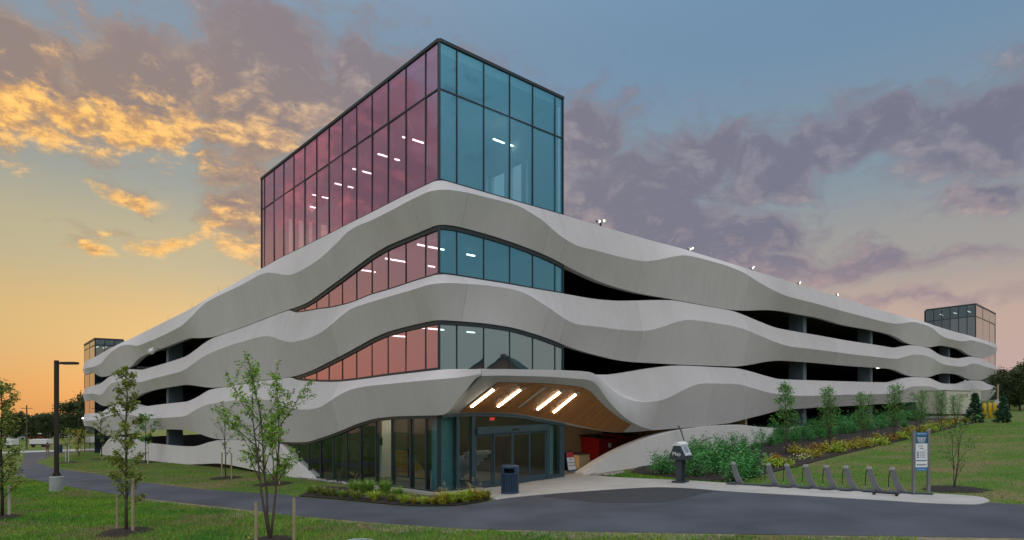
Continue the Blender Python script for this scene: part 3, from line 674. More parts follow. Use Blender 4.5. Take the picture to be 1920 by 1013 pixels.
for (px, py, side) in ((1463, 693, 'R'), (1515, 697, 'R'), (1528, 697, 'R'), (1590, 701, 'R'), (1647, 703, 'R'), (1692, 705, 'R'), (379, 733, 'L'), (332, 742, 'L'), (390, 815, 'L')):
    o = -5.0; s, z = fac(side, px, py, o); zc = min([c - .28 for c in ZF], key=lambda c: abs(c - z))
    mb = MB(); u, v = (5, s) if side == 'R' else (s, 5); ubox(mb, u - .16, u + .16, v - .34, v + .34, zc - .10, zc - .01); mb.build('deck_light', 'lamp_white', GA, absolute=True)
# ------------------------------------------------------------------ glazing of the corner tower and the lobbies
def pane(side, s0, s1, zt, zb, mat, parent, o=0.0, name='pane', thick=.02, n=6):
    ss = np.linspace(s0, s1, n); vs = []; ta, tb = random.uniform(-.007, .007), random.uniform(-.007, .007); sm_ = (s0 + s1) / 2; zm_ = (zb(sm_) + zt(sm_)) / 2     # panes never sit quite true
    oo = lambda s, z: o + ta * (s - sm_) + tb * (z - zm_) - .006
    for s in ss: vs += [bw(side, s, oo(s, zb(s)), zb(s)), bw(side, s, oo(s, zt(s)), zt(s))]
    for s in ss: vs += [bw(side, s, o - thick, zb(s)), bw(side, s, o - thick, zt(s))]
    k = 2 * n; fs = []
    for i in range(n - 1):
        fs += [(2 * i, 2 * i + 2, 2 * i + 3, 2 * i + 1), (k + 2 * i, k + 2 * i + 1, k + 2 * i + 3, k + 2 * i + 2)]
    mb = MB(); mb.add(vs[:k], [f for f in fs if max(f) < k])     # one sheet: a coated pane
    return mb.build(name, mat, parent, absolute=True)
def fbox(mb, side, s0, s1, o0, o1, z0, z1, mi=0):
    mb.hexa([bw(side, s0, o0, z0), bw(side, s1, o0, z0), bw(side, s1, o1, z0), bw(side, s0, o1, z0), bw(side, s0, o0, z1), bw(side, s1, o0, z1), bw(side, s1, o1, z1), bw(side, s0, o1, z1)], mi)
def cbar(mb, side, f, s0, s1, h, o0, o1, up=True):   # a bar following a wavy line f(s)
    ss = srange(s0, s1)
    for a, c in zip(ss[:-1], ss[1:]):
        za, zc = float(f(a)), float(f(c)); d = h if up else -h
        lo = (min(za, za + d), max(za, za + d)); hi = (min(zc, zc + d), max(zc, zc + d))
        mb.hexa([bw(side, a, o0, lo[0]), bw(side, c, o0, hi[0]), bw(side, c, o1, hi[0]), bw(side, a, o1, lo[0]), bw(side, a, o0, lo[1]), bw(side, c, o0, hi[1]), bw(side, c, o1, hi[1]), bw(side, a, o1, lo[1])])
mulL = [fac('L', p, 300)[0] for p in (798, 761, 727.8, 697.6, 668.7, 642, 616.8, 593.7, 571.5, 551, 532, 513.8, 496)]
TL = fac('L', 490, 330)[0]
mulR = [fac('R', p, 300)[0] for p in (856.6, 907, 955.6, 998.7, 1040.5)]
TW = fac('R', 1056, 300)[0]
zr = fac('L', 822, 72.4)[1]; ztr = fac('L', 822, 168)[1]; zs = fac('L', 823, 336)[1]
def lin(a, b, za, zb): return lambda s: za + (zb - za) * (s - a) / (b - a)
zroof = {'L': lin(0, TL, zr, fac('L', 490, 333.3)[1]), 'R': lin(0, TW, zr, fac('R', 1055.7, 181.7)[1])}
ztran = {'L': lin(0, TL, ztr, fac('L', 490, 394.9)[1]), 'R': lin(0, TW, ztr, fac('R', 1055.7, 261.3)[1])}
zsill = {'L': lambda s: float(LN['L0']['T'](s)) - .05, 'R': lambda s: float(LN['R0']['T'](s)) - .05}
tw = MB()
for side, mul, L in (('L', mulL, TL), ('R', mulR, TW)):
    for s in mul: 
        fbox(tw, side, s - .022, s + .022, -.12, .025, zsill[side](s), zroof[side](s) - .02)
    e0 = 0.06
    fbox(tw, side, L - .07, L, -.14, .04, zsill[side](L), zroof[side](L) - .02)
    cbar(tw, side, ztran[side], e0, L - .07, .06, -.1, .02)
    cbar(tw, side, lambda s, sd=side: zroof[sd](s), e0, L + .03, .13, -.5, .05, up=False)
    cbar(tw, side, lambda s, sd=side: zsill[sd](s), e0, L, .14, -.1, .03)
c0 = MB(); tw.hexa([bw('L', .06, .03, zs - .1), bw('L', .06, -.06, zs - .1), bw('R', .06, -.06, zs - .1), bw('R', .06, .03, zs - .1), bw('L', .06, .03, zr), bw('L', .06, -.06, zr), bw('R', .06, -.06, zr), bw('R', .06, .03, zr)])
tw.hexa([bw('L', .06, .05, zr - .13), bw('L', .06, -.06, zr - .13), bw('R', .06, -.06, zr - .13), bw('R', .06, .05, zr - .13), bw('L', .06, .05, zr), bw('L', .06, -.06, zr), bw('R', .06, -.06, zr), bw('R', .06, .05, zr)])
TF = tw.build('tower_frame', 'frame', GA, absolute=True)
for side, mul, L, gm in (('L', mulL, TL, 'glass_pink'), ('R', mulR, TW, 'glass_blue')):
    ed = [.02] + mul + [L - .05]
    for a, c in zip(ed[:-1], ed[1:]):
        pane(side, a, c, lambda s: zroof[side](s) - .1, lambda s: ztran[side](s) + .04, gm, TF)
        pane(side, a, c, lambda s: ztran[side](s) + .04, lambda s: zsill[side](s), gm, TF)
# tower roof, back wall and end wall with tall openings to the sky
mb = MB(); P4 = [bw('L', .1, -.1, zr - .06), bw('R', TW, -.1, zroof['R'](TW) - .06)]
pz = lambda u, v, z: (lambda p: Vector((p.x, p.y, z + KS * p.x)))(CO + DL * u + DR * v)
zl, zr2 = zroof['L'](TL), zroof['R'](TW)
ub_, vb_ = .09, .09
mb.hexa([pz(ub_, vb_, zr - .5), pz(ub_, TW - .15, zr2 - .5), pz(TL - .15, TW - .15, zl + zr2 - zr - .5), pz(TL - .15, vb_, zl - .5), pz(ub_, vb_, zr - .12), pz(ub_, TW - .15, zr2 - .12), pz(TL - .15, TW - .15, zl + zr2 - zr - .12), pz(TL - .15, vb_, zl - .12)])
mb.build('tower_roof', 'white_wall', GA, absolute=True)
def wall_with_openings(axis, pos, a, b, z0, z1, ops, name, mat, parent=GA):
    mb = MB(); cur = a
    def bx(x0, x1, y0, y1):
        if x1 - x0 < .01 or y1 - y0 < .01: return
        if axis == 'v': ubox(mb, x0, x1, pos, pos + .2, y0, y1)
        else: ubox(mb, pos, pos + .2, x0, x1, y0, y1)
    for (o0, o1, h0, h1) in sorted(ops):
        bx(cur, o0, z0, z1); bx(o0, o1, z0, h0); bx(o0, o1, h1, z1); cur = o1
    bx(cur, b, z0, z1); return mb.build(name, mat, parent, absolute=True)
def thru(px, py, plane_side, o):     # pixel on a plane inside the tower
    return fac(plane_side, px, py, o)
opsE = []                            # end wall, in v, seen through the rose glass
for (p0, p1, yt) in ((541.5, 550, 408), (560.5, 571, 411), (579.5, 587, 415), (602, 615, 419), (627.5, 630, 424)):
    va, z = fac('R', p0, yt, -(TL - .35)); vb, _ = fac('R', p1, yt, -(TL - .35)); opsE.append((va, vb, 11.62, z))
wall_with_openings('u', TL - .35, .2, TW - .1, 11.6, zr - .45, opsE, 'tower_end_wall', 'white_wall')
opsB = []                            # back wall, in u, seen through the blue glass
for (p0, p1, yt) in ((911, 915.5, 327), (921, 945.5, 320), (957, 977.5, 303), (985, 990, 296), (1045, 1048, 262)):
    ua, z = fac('L', p1, yt, -(TW - .35)); ub, _ = fac('L', p0, yt, -(TW - .35)); opsB.append((max(ua, .25), ub, 11.62, z))
opsB = [o_ for o_ in opsB if o_[1] > o_[0]]
wall_with_openings('v', TW - .35, .2, TL - .6, 11.6, zr - .45, opsB, 'tower_back_wall', 'white_wall')
def on_plane(px, py, z):
    dx, dz_ = ray(px, py); t = (z - CAMZ) / (dz_ - KS * dx); p = Vector((dx * t - CO.x, t - CO.y, 0)); return p.dot(DL), p.dot(DR)
for (x0, y0, x1, y1) in ((660, 457, 708, 471), (618, 446, 632, 450), (514, 518, 556, 529), (585, 539, 606, 545), (448, 591, 487, 600), (408, 580, 422, 583), (332, 642, 362, 648), (388, 655, 411, 660), (278, 699, 305, 704), (238, 689, 253, 692), (228, 740, 252, 744), (182, 732, 203, 735), (1001, 455, 1048, 472), (1073, 480, 1092, 487)):
    zL = zr - 1.35; c = .4442
    ua, va = on_plane(480 + x0 * c, 60 + y0 * c, zL); ub, vb = on_plane(480 + x1 * c, 60 + y1 * c, zL); u = (ua + ub) / 2
    if not (0.3 < u < TL - .5 and .2 < va < TW - .5): continue
    mb = MB(); ubox(mb, u - .035, u + .035, va, min(vb, TW - .45), zL, zL + .06); mb.build('ceiling_light', 'lamp_white', GA, absolute=True)
# --- wavy ribbons of glass on the third and second storey
for b in (0, 1):
    zt = {'L': lambda s, b=b: float(LN['L%d' % b]['B'](s)), 'R': lambda s, b=b: float(LN['R%d' % b]['B'](s))}
    zb = {'L': lambda s, b=b: float(LN['L%d' % (b + 1)]['T'](s)), 'R': (lambda s, b=b: float(LN['R1']['T'](s))) if b == 0 else (lambda s: 4.75)}
    endL = fac('L', 549 if b == 0 else 553, 580)[0]
    fr = MB()
    for side, e in (('L', endL), ('R', TW)):
        cbar(fr, side, zt[side], .05, e, .17, -.12, .06, up=False)
        cbar(fr, side, zb[side], .05, e, .08 if b == 0 else .11, -.12, .06)
        for s in (mulL if side == 'L' else mulR):
            if s < e - .3: fbox(fr, side, s - .02, s + .02, -.1, .02, zb[side](s), zt[side](s))
    fbox(fr, 'R', TW - .07, TW, -.14, .05, zb['R'](TW), zt['R'](TW))
    cz0, cz1 = zb['L'](0), zt['L'](0)
    fr.hexa([bw('L', .05, .03, cz0), bw('L', .05, -.05, cz0), bw('R', .05, -.05, cz0), bw('R', .05, .03, cz0), bw('L', .05, .03, cz1), bw('L', .05, -.05, cz1), bw('R', .05, -.05, cz1), bw('R', .05, .03, cz1)])
    FRM = fr.build('ribbon_frame', 'frame', GA, absolute=True)
    for side, mul, e, gm in (('L', mulL, endL, 'glass_pink'), ('R', mulR, TW, 'glass_blue' if b == 0 else 'glass_pale')):
        ed = [.02] + [s for s in mul if s < e - .3] + [e - .02]
        for a, c in zip(ed[:-1], ed[1:]):
            pane(side, a, c, lambda s: zt[side](s) - .02, lambda s: min(zb[side](s), zt[side](s) - .03), gm, FRM)
    zc, z0 = ZF[1 - b] if False else (ZF[2] if b == 0 else ZF[1]), (ZF[1] if b == 0 else ZF[0])
    mb = MB(); ubox(mb, .6, TL, TW - .30, TW - .08, z0, zc - .3); ubox(mb, TL, TL + .2, .6, TW - .08, z0, zc - .3)
    ubox(mb, 0.12, .6, TW - .30, TW - .08, z0 + .02, zc - .32); mb.build('lobby_wall', 'white_wall', GA, absolute=True)
    for (u, v, dv) in ((3.6, 2.2, 1.5), (3.6, 4.6, .5), (6.6, 2.2, 1.2), (6.6, 4.3, .6), (9.4, 2.2, 1.0))[:5 if b == 0 else 3]:
        mb = MB(); ubox(mb, u - .035, u + .035, v - dv / 2, v + dv / 2, zc - .62, zc - .56); mb.build('ceiling_light', 'lamp_white', GA, absolute=True)
# --- ground floor lobby
gl_top = {'L': lambda s: float(LN['L2']['B'](s)) if s > .3 else float(LN['L2']['B'](.3)), 'R': lambda s: float(np.interp(s, [p[0] for p in cB], [p[2] for p in cB]))}
sillL = trace('L', [(545, 888), (602, 899), (679, 909), (770.6, 918.4), (825, 925)], 0)
m1 = [fac('L', p, 850)[0] for p in (799, 770, 735, 705, 676, 650, 625, 601, 579, 560)]
LE = fac('L', 545, 850)[0]
slope = trace('L', [(519, 826), (534.6, 843), (556.7, 866), (589, 896), (602, 899), (825, 925)], 0)
fr = MB()
cbar(fr, 'L', gl_top['L'], .05, LE, .13, -.14, .08, up=False)
cbar(fr, 'L', lambda s: float(slope(s)), .05, LE, .10, -.12, .05)
for s in m1: fbox(fr, 'L', s - .05, s + .05, -.16, .02, float(slope(s)) - .1, gl_top['L'](s))
zb1 = float(sillL(0))
fr.hexa([bw('L', .09, .03, zb1), bw('L', .09, -.09, zb1), bw('R', .09, -.09, zb1), bw('R', .09, .03, zb1), bw('L', .09, .03, 3.3), bw('L', .09, -.09, 3.3), bw('R', .09, -.09, 3.3), bw('R', .09, .03, 3.3)])
LF = fr.build('lobby_frame', 'frame', GA, absolute=True)
ed = [.05] + m1 + [LE]
for i, (a, c) in enumerate(zip(ed[:-1], ed[1:])):
    pane('L', a, c, lambda s: gl_top['L'](s) - .03, lambda s: min(float(slope(s)), gl_top['L'](s) - .05), 'glass_clear', LF)
    if i == 0:
        mb = MB(); fbox(mb, 'L', a + .12, c - .08, -.32, -.22, zb1 + .05, 3.1); mb.build('back_panel', 'panel_teal', LF, absolute=True)
# entrance on the right side
vR = lambda px: fac('R', px, 850)[0]
zg = 0.03
fr = MB()
cbar(fr, 'R', gl_top['R'], .09, vR(1058), .12, -.14, .10, up=False)
for p, w in ((857, .06), (887, .09), (1027, .09), (1050.5, .05)): fbox(fr, 'R', vR(p) - w, vR(p) + w, -.16, .05, zg - .1, gl_top['R'](vR(p)) - .02)
fbox(fr, 'R', .09, vR(884), -.12, .05, zg - .15, zg + .12); fbox(fr, 'R', vR(1029), vR(1056), -.12, .06, zg - .15, zg + .16)
fbox(fr, 'R', vR(1052), vR(1057), -.5, .05, zg - .15, gl_top['R'](vR(1055)) - .02)
EF = fr.build('entrance_frame', 'frame_blue', GA, absolute=True)
pane('R', vR(859), vR(884), lambda s: gl_top['R'](s) - .1, lambda s: zg + .12, 'glass_clear', EF)
pane('R', .1, vR(855), lambda s: gl_top['R'](s) - .1, lambda s: zg + .12, 'glass_clear', EF)
pane('R', vR(1030), vR(1048), lambda s: gl_top['R'](s) - .1, lambda s: zg + .16, 'glass_clear', EF)
zdt = fac('R', 960, 811)[1]; zh = fac('R', 960, 798)[1]
pane('R', vR(890), vR(1024), lambda s: gl_top['R'](s) - .1, lambda s: zh + .02, 'glass_clear', EF)
mb = MB(); fbox(mb, 'R', .14, vR(856), -.32, -.22, zg, 3.1); mb.build('back_panel', 'panel_teal', EF, absolute=True)
mb = MB(); fbox(mb, 'R', vR(859.5), vR(868), -.32, -.22, zg, 3.1); mb.build('back_panel', 'panel_teal', EF, absolute=True)
mb = MB(); fbox(mb, 'R', vR(1031), vR(1042), -.24, -.18, zg + .1, 2.55); mb.build('back_panel', 'panel_teal', EF, absolute=True)
mb = MB(); fbox(mb, 'R', vR(891), vR(1025.5), -.05, .16, zdt, zh)
HD = mb.build('door_header', 'frame_blue', GA, absolute=True)
mb = MB(); fbox(mb, 'R', vR(956), vR(967), .165, .20, zdt + .1, zdt + .17); mb.build('motion_sensor', 'black', HD, absolute=True)
for a, c in ((891, 923), (923.5, 958.5), (959, 991.5), (992, 1023.5)):
    o1 = .03 if a in (891, 992) else .09
    mb = MB(); v0_, v1_ = vR(a), vR(c); w = .055
    fbox(mb, 'R', v0_, v0_ + w, o1 - .05, o1, zg, zdt - .01); fbox(mb, 'R', v1_ - w, v1_, o1 - .05, o1, zg, zdt - .01)
    fbox(mb, 'R', v0_ + w, v1_ - w, o1 - .05, o1, zdt - .10, zdt - .01); fbox(mb, 'R', v0_ + w, v1_ - w, o1 - .05, o1, zg, zg + .28)
    D_ = mb.build('sliding_door', 'frame_blue', GA, absolute=True)
    pane('R', v0_ + w, v1_ - w, lambda s: zdt - .1, lambda s: zg + .28, 'glass_clear', D_, o=o1 - .025)
mb = MB(); fbox(mb, 'R', vR(932), vR(940.5), -.5, -.46, fac('R', 936, 788, -.5)[1], fac('R', 936, 782.5, -.5)[1]); ex = mb.build('exit_sign', 'white_paint', GA, absolute=True)
pe = bw('R', (vR(932) + vR(940.5)) / 2, -.45, fac('R', 936, 785.2, -.5)[1]) - root_loc(GA)
lettering('sign_lettering', 'EXIT', .155, pe, DR, (0, 0, 1), 'red_sign', ex)
# lobby interior
mb = MB(); ubox(mb, .15, 20, .15, TW + 5, -.35, -.02); mb.build('lobby_floor', 'paving', GA, absolute=True)
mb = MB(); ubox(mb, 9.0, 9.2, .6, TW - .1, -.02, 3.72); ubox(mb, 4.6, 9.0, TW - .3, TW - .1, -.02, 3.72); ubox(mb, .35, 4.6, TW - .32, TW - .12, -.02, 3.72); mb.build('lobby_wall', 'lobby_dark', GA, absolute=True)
for (px, w, mt_) in ((655, .55, 'tan_wall'), (711, .5, 'white_wall')):
    s, _ = fac('L', px, 850, -2.2); mb = MB(); ubox(mb, s - w / 2, s + w / 2, 2.2, 2.8, -.02, 3.7); mb.build('lobby_pillar', mt_, GA, absolute=True)
s, _ = fac('L', 713, 825, -2.15); 
for k in (-.16, .06):
    mb = MB(); ubox(mb, s + k, s + k + .14, 2.14, 2.19, 1.7, 2.1); mb.build('notice', 'black', GA, absolute=True)
sa, za = fac('L', 738, 862, -2.0); sb, zb_ = fac('L', 768, 862, -2.0); sc, zc_ = fac('L', 797, 882, -2.0); 
st = MB()
for k in range(11):                                   # stair railing of yellow mesh
    pass
r0 = fac('L', 798, 850, -2.0)[0]; r1 = fac('L', 766, 850, -2.0)[0]; r2 = fac('L', 736, 850, -2.0)[0]
zt_, zbm = fac('L', 750, 842, -2)[1], fac('L', 750, 893, -2)[1]
mbm = MB(); mbf = MB()
W = lambda s, z: pz(s, 2.0, z)
for (a, c, ha, hc) in ((r1, r2, zt_, zt_), (r0, r1, zbm + .35, zt_)):
    n = 15
    for k in range(n):
        f = k / (n - 1); s = a + (c - a) * f; h = ha + (hc - ha) * f
        mbm.tube([W(s, zbm), W(s, h)], .012, 4)
    for k in range(9):
        f = k / 8; mbm.tube([W(a, zbm + (ha - zbm) * f), W(c, zbm + (hc - zbm) * f)], .012, 4)
    for q in ((a, zbm, a, ha), (c, zbm, c, hc), (a, ha, c, hc), (a, zbm, c, zbm)): mbf.tube([W(q[0], q[1]), W(q[2], q[3])], .035, 6)
rl = mbf.build('stair_railing', 'frame_blue', GA, absolute=True); mbm.build('mesh_infill', 'yellow_mesh', rl, absolute=True)
for k in range(9):
    mb = MB(); ubox(mb, r0 - 2.6 + k * .28, r0 - 2.32 + k * .28, 2.4, 3.8, -.02 + .17 * (8 - k), .15 + .17 * (8 - k)); mb.build('stair_step', 'paving', GA, absolute=True)
for (u, v) in ((2.2, 3.2), (4.4, 4.6), (6.6, 2.6), (8.0, 5.0), (12.0, 3.0)):  # lamps added to the lobby so its interior shows through the glass
    mb = MB(); ubox(mb, u - .3, u + .3, v - .3, v + .3, 3.60, 3.66); mb.build('ceiling_light', 'lamp_warm', GA, absolute=True)
# service bay under the canopy
mb = MB(); ubox(mb, 9.0, 9.2, TW + .1, TW + 20, -.3, 3.72); ubox(mb, .3, 9.0, TW - .09, TW + .08, -.02, 3.3); mb.build('service_wall', 'tan_wall', GA, absolute=True)
mb = MB(); ubox(mb, .5, 9.0, TW + 20, TW + 20.3, -.3, 3.72); mb.build('service_wall', 'tan_wall', GA, absolute=True)
mb = MB(); ubox(mb, 2.0, 3.6, TW + .12, TW + .3, 2.75, 2.9); mb.build('wall_light', 'lamp_service', GA, absolute=True)
for dp in (1124.5, 1130.5):
    s, z = fac('R', dp, 824, -6.0); mb = MB(); ubox(mb, 6.0, 6.06, s - .09, s + .09, z - .28, z + .28); mb.build('service_lamp', 'lamp_white', GA, absolute=True)
# CCTV camera on the left facade
s, z = fac('L', 284, 658, 1.0); mb = MB(); 
mb.tube([bw('L', fac('L', 302, 655, 0)[0], -.3, z + .22), bw('L', s, .9, z + .28), bw('L', s, 1.0, z + .15)], .05, 8)
cc = mb.build('camera_arm', 'white_paint', GA, smooth=True, absolute=True)
mb = MB(); mb.tube([bw('L', s, 1.0, z + .2), bw('L', s, 1.0, z + .1), bw('L', s, 1.0, z - .1), bw('L', s, 1.0, z - .25), bw('L', s, 1.0, z - .32)], [.08, .24, .27, .18, .04], 12); mb.build('camera_dome', 'white_paint', cc, smooth=True, absolute=True)

# --- far towers at both ends of the garage
def far_tower(side, s0, s1, ztop, ztr_, zbot, gm_front, gm_side, depth, nf, ns):
    mb = MB(); sgn = 1
    for k in range(nf + 1): s = s0 + (s1 - s0) * k / nf; fbox(mb, side, s - .02, s + .02, -.1, .02, zbot, ztop)
    other = 'L' if side == 'R' else 'R'
    fbox(mb, side, s0 - .05, s1 + .05, -depth, .08, ztop, ztop + .22)
    fbox(mb, side, s0, s1, -.1, .04, ztr_ - .05, ztr_ + .05)
    for k in range(ns + 1): o = -depth * k / ns; fbox(mb, side, s0 - .04, s0 + .08, o - .05, o + .05, zbot, ztop)
    fbox(mb, side, s0 - .05, s0 + .07, -depth, 0, ztr_ - .05, ztr_ + .05)
    fbox(mb, side, s0, s1, -depth - .2, -depth, zbot, ztop)
    fb_ = mb.build('end_tower_frame', 'frame', GA, absolute=True)
    for k in range(nf):
        a, c = s0 + (s1 - s0) * k / nf, s0 + (s1 - s0) * (k + 1) / nf
        for (z0, z1) in ((ztr_, ztop), (zbot, ztr_)): pane(side, a, c, lambda s: z1, lambda s: z0, gm_front, fb_, n=2)
    for k in range(ns):
        for (z0, z1) in ((ztr_, ztop), (zbot, ztr_)):
            q = MB(); o0, o1 = -depth * k / ns, -depth * (k + 1) / ns
            q.add([bw(side, s0, o0, z0), bw(side, s0, o1, z0), bw(side, s0, o1, z1), bw(side, s0, o0, z1)], [(0, 1, 2, 3)]); q.build('pane', gm_side, fb_, absolute=True)
    for k in range(3):
        q = MB(); o = -depth * (.2 + .28 * k); fbox(q, side, s0 + 2, s0 + 4, o - .08, o + .08, ztop - .7, ztop - .62); q.build('ceiling_light', 'lamp_white', fb_, absolute=True)
def reach(side, s, px):                   # depth of an end tower whose far edge stands at a given column
    lo, hi = 1.0, 40.0
    f = lambda d: (lambda p: CX + F * p.x / p.y - px)(bw(side, s, -d, 0))
    for _ in range(40):
        md = (lo + hi) / 2
        if f(lo) * f(md) <= 0: hi = md
        else: lo = md
    return lo
sR0, zRt = fac('R', 1829.5, 568.5); sR1 = fac('R', 1866.4, 586)[0]
far_tower('R', sR0, sR1, zRt - .25, fac('R', 1829.5, 593)[1], 0.6, 'glass_bright', 'glass_grey', reach('R', sR0, 1735.5), 3, 6)
sL0, zLt = fac('L', 178.3, 633.2); sL1 = fac('L', 158.3, 646)[0]
far_tower('L', sL0, sL1, zLt - .25, fac('L', 178.3, 646.7)[1], -.6, 'glass_bright', 'glass_grey', reach('L', sL0, 232), 2, 3)
# --- floodlights and lightning rods on the roof edge
for (px, py) in ((1126, 419), (1294.5, 470), (1410, 505), (1498, 533), (1569, 555)):
    s, z = fac('R', px, py, -.6); mb = MB(); mb.tube([bw('R', s, -.6, z - .8), bw('R', s, -.6, z + .12)], .06, 8)
    mb.tube([bw('R', s - .28, -.45, z + .02), bw('R', s + .28, -.75, z + .2)], .04, 6); pm = mb.build('floodlight_mount', 'pole_brown', GA, absolute=True)
    for sg, tz in ((-1, .02), (1, .24)):
        q = MB(); a = bw('R', s + sg * .34, -.6 - sg * .12, z + tz); 
        q.tube([a - DR * .16 * sg, a + DR * .04 * sg, a + DR * .16 * sg + Vector((0, 0, -.03))], [.05, .10, .07], 10); h = q.build('floodlight_head', 'galv', pm, smooth=True, absolute=True)
        q = MB(); q.tube([a + NR * .07 + Vector((0, 0, -.02)), a + NR * .11 + Vector((0, 0, -.05))], .075, 10); q.build('floodlight_lens', 'lamp_flood', pm, absolute=True)
rods = [('L', p, -.15) for p in (275, 315, 360, 410)] + [('R', p, -.15) for p in (1214, 1334, 1426, 1478, 1608, 1652, 1690)]
for side, px, o in rods:
    s, _ = fac(side, px, 500, o); z = float(LN[side + '0']['T'](s)); mb = MB(); mb.tube([bw(side, s, o, z - .1), bw(side, s, o, z + .62)], [.014, .006], 5); mb.build('lightning_rod', 'galv', GA, absolute=True)
for side, px in (('L', 819.5), ('L', 685), ('L', 577), ('L', 497), ('R', 1048.5)):
    s, _ = fac(side, px, 200, -.2); z = zroof[side](s); mb = MB(); mb.tube([bw(side, s, -.2, z - .05), bw(side, s, -.2, z + .36)], [.012, .005], 5); mb.build('lightning_rod', 'galv', GA, absolute=True)
# ------------------------------------------------------------------ ground, road, path, paving
xs = np.concatenate([-np.geomspace(3000, 130, 14), np.arange(-120, 181, 2.5), np.geomspace(190, 3000, 14)])
ys = np.concatenate([[-400, -150, -60, -25], np.arange(-10, 150, 2.0), np.geomspace(155, 4000, 18)])
XX, YY = np.meshgrid(xs, ys); ZZ = G(XX, YY)
V = np.stack([XX, YY, ZZ], -1).reshape(-1, 3); nx = len(xs)
ii = np.arange((len(ys) - 1) * nx).reshape(-1, nx)[:, :-1].ravel()
gme = np_mesh('ground', V, np.stack([ii, ii + 1, ii + nx + 1, ii + nx], 1), 'ground', smooth=True)
tag(link('ground', gme), kind='structure')
def resample(pts, n):
    P = np.array([tuple(p)[:2] for p in pts]); t = np.concatenate([[0], np.cumsum(np.linalg.norm(np.diff(P, axis=0), axis=1))]); t /= t[-1]
    g = np.linspace(0, 1, n); return np.stack([pchip(t, P[:, 0])(g), pchip(t, P[:, 1])(g)], 1)
def sheet(name, A, B, matn, dz, n=80, rows=6, kind='structure', thick=0.0):
    a, b = resample(A, n), resample(B, n); vs = []; fs = []
    for i in range(n):
        for j in range(rows + 1):
            t = j / rows; x, y = a[i] * (1 - t) + b[i] * t; vs.append((x, y, float(G(x, y)) + dz))
    for i in range(n - 1):
        for j in range(rows): k = i * (rows + 1) + j; fs.append((k, k + rows + 1, k + rows + 2, k + 1))
    mb = MB(); mb.add(vs, fs)
    if thick:
        m0 = len(vs); rim = [i * (rows + 1) for i in range(n)] + [(n - 1) * (rows + 1) + j for j in range(1, rows + 1)] + [i * (rows + 1) + rows for i in range(n - 2, -1, -1)] + [j for j in range(rows - 1, 0, -1)]
        low = [(vs[r][0], vs[r][1], vs[r][2] - thick) for r in rim]; mb.v += low
        for q in range(len(rim)): q2 = (q + 1) % len(rim); mb.f.append((rim[q], rim[q2], m0 + q2, m0 + q)); mb.mi.append(0)
    return tag(mb.build(name, matn), kind=kind)
gpl = lambda L: [gp(a, b) for a, b in L]
near_edge = [(30, 889), (38, 893), (71.6, 901), (134, 913.5), (268, 934.5), (358, 945), (474, 957.5), (540, 966), (645, 976), (759, 985), (868, 992), (960, 994.5), (1100, 998), (1300, 1001), (1500, 1004), (1720, 1007), (1920, 1010), (2200, 1014)]
far_edge = [(62, 868), (74, 869), (89.5, 875.4), (192, 891), (277, 905.5), (380, 918), (474, 924.5), (527, 927.5), (557, 932), (645, 939.5), (750, 949), (800, 951.3), (840, 950.8), (890, 945.6), (934, 937.5), (960, 934)]
road_far = [(960, 934), (1030, 927.2), (1090, 922.7), (1226, 914.8), (1264, 915.4), (1320, 918.6), (1340, 920.6), (1523, 931.5), (1661, 940), (1780, 946.5), (1830, 947.5), (1856, 944), (1880, 945), (1920, 947), (2200, 954)]
i0 = 11
sheet('path', gpl(near_edge[:i0 + 1]), gpl(far_edge), 'asphalt', .014, 140, 8)
sheet('road', gpl(near_edge[i0:]), gpl(road_far), 'asphalt', .014, 120, 10)
# the path's far branch
sheet('path', [gp(30, 889), gp(40, 872), gp(46, 858), gp(42, 850), gp(20, 846)], [gp(62, 868), gp(80, 862), gp(96, 856), gp(120, 849.5), gp(200, 845)], 'asphalt', .012, 30, 4)
tag(sheet('path', [gp(0, 851), gp(60, 848.5), gp(120, 846.5), gp(230, 843)], [gp(0, 847.5), gp(60, 845.5), gp(120, 843.5), gp(230, 840.5)], 'paving', .016, 30, 3), kind='structure')
back_edge = [(1060, 886), (1092, 889.5), (1128, 894), (1211, 898.5), (1320, 904), (1340, 905.5), (1450, 912), (1560, 917), (1688, 923.5), (1748, 926.5), (1800, 929.5), (1840, 933.5), (1854, 938.5)]
pav_front = [(930, 938), (960, 934), (1030, 927.2), (1090, 922.7), (1226, 914.8), (1264, 915.4), (1320, 918.6), (1340, 920.6), (1523, 931.5), (1661, 940), (1780, 946.5), (1830, 946.8), (1855, 942)]
sheet('pavement', gpl(pav_front), [gp(870, 922), gp(895, 916), gp(980, 903), gp(1050, 891)] + gpl(back_edge), 'paving', .028, 160, 8, thick=.06)
a_ = [(1015, 931), (1090, 923.2), (1226, 915.4), (1264, 916), (1338, 921)]; b_ = [(1018, 932), (1070, 938), (1140, 944), (1225, 943), (1338, 922)]
sheet('road_patch', gpl(b_), gpl(a_), 'asphalt_new', .020, 50, 4)
# entrance apron inside the building line
mb = MB(); ubox(mb, .0, 9.2, TW + .08, TW + 20, -.3, .02); tag(mb.build('service_floor', 'paving'), kind='structure')
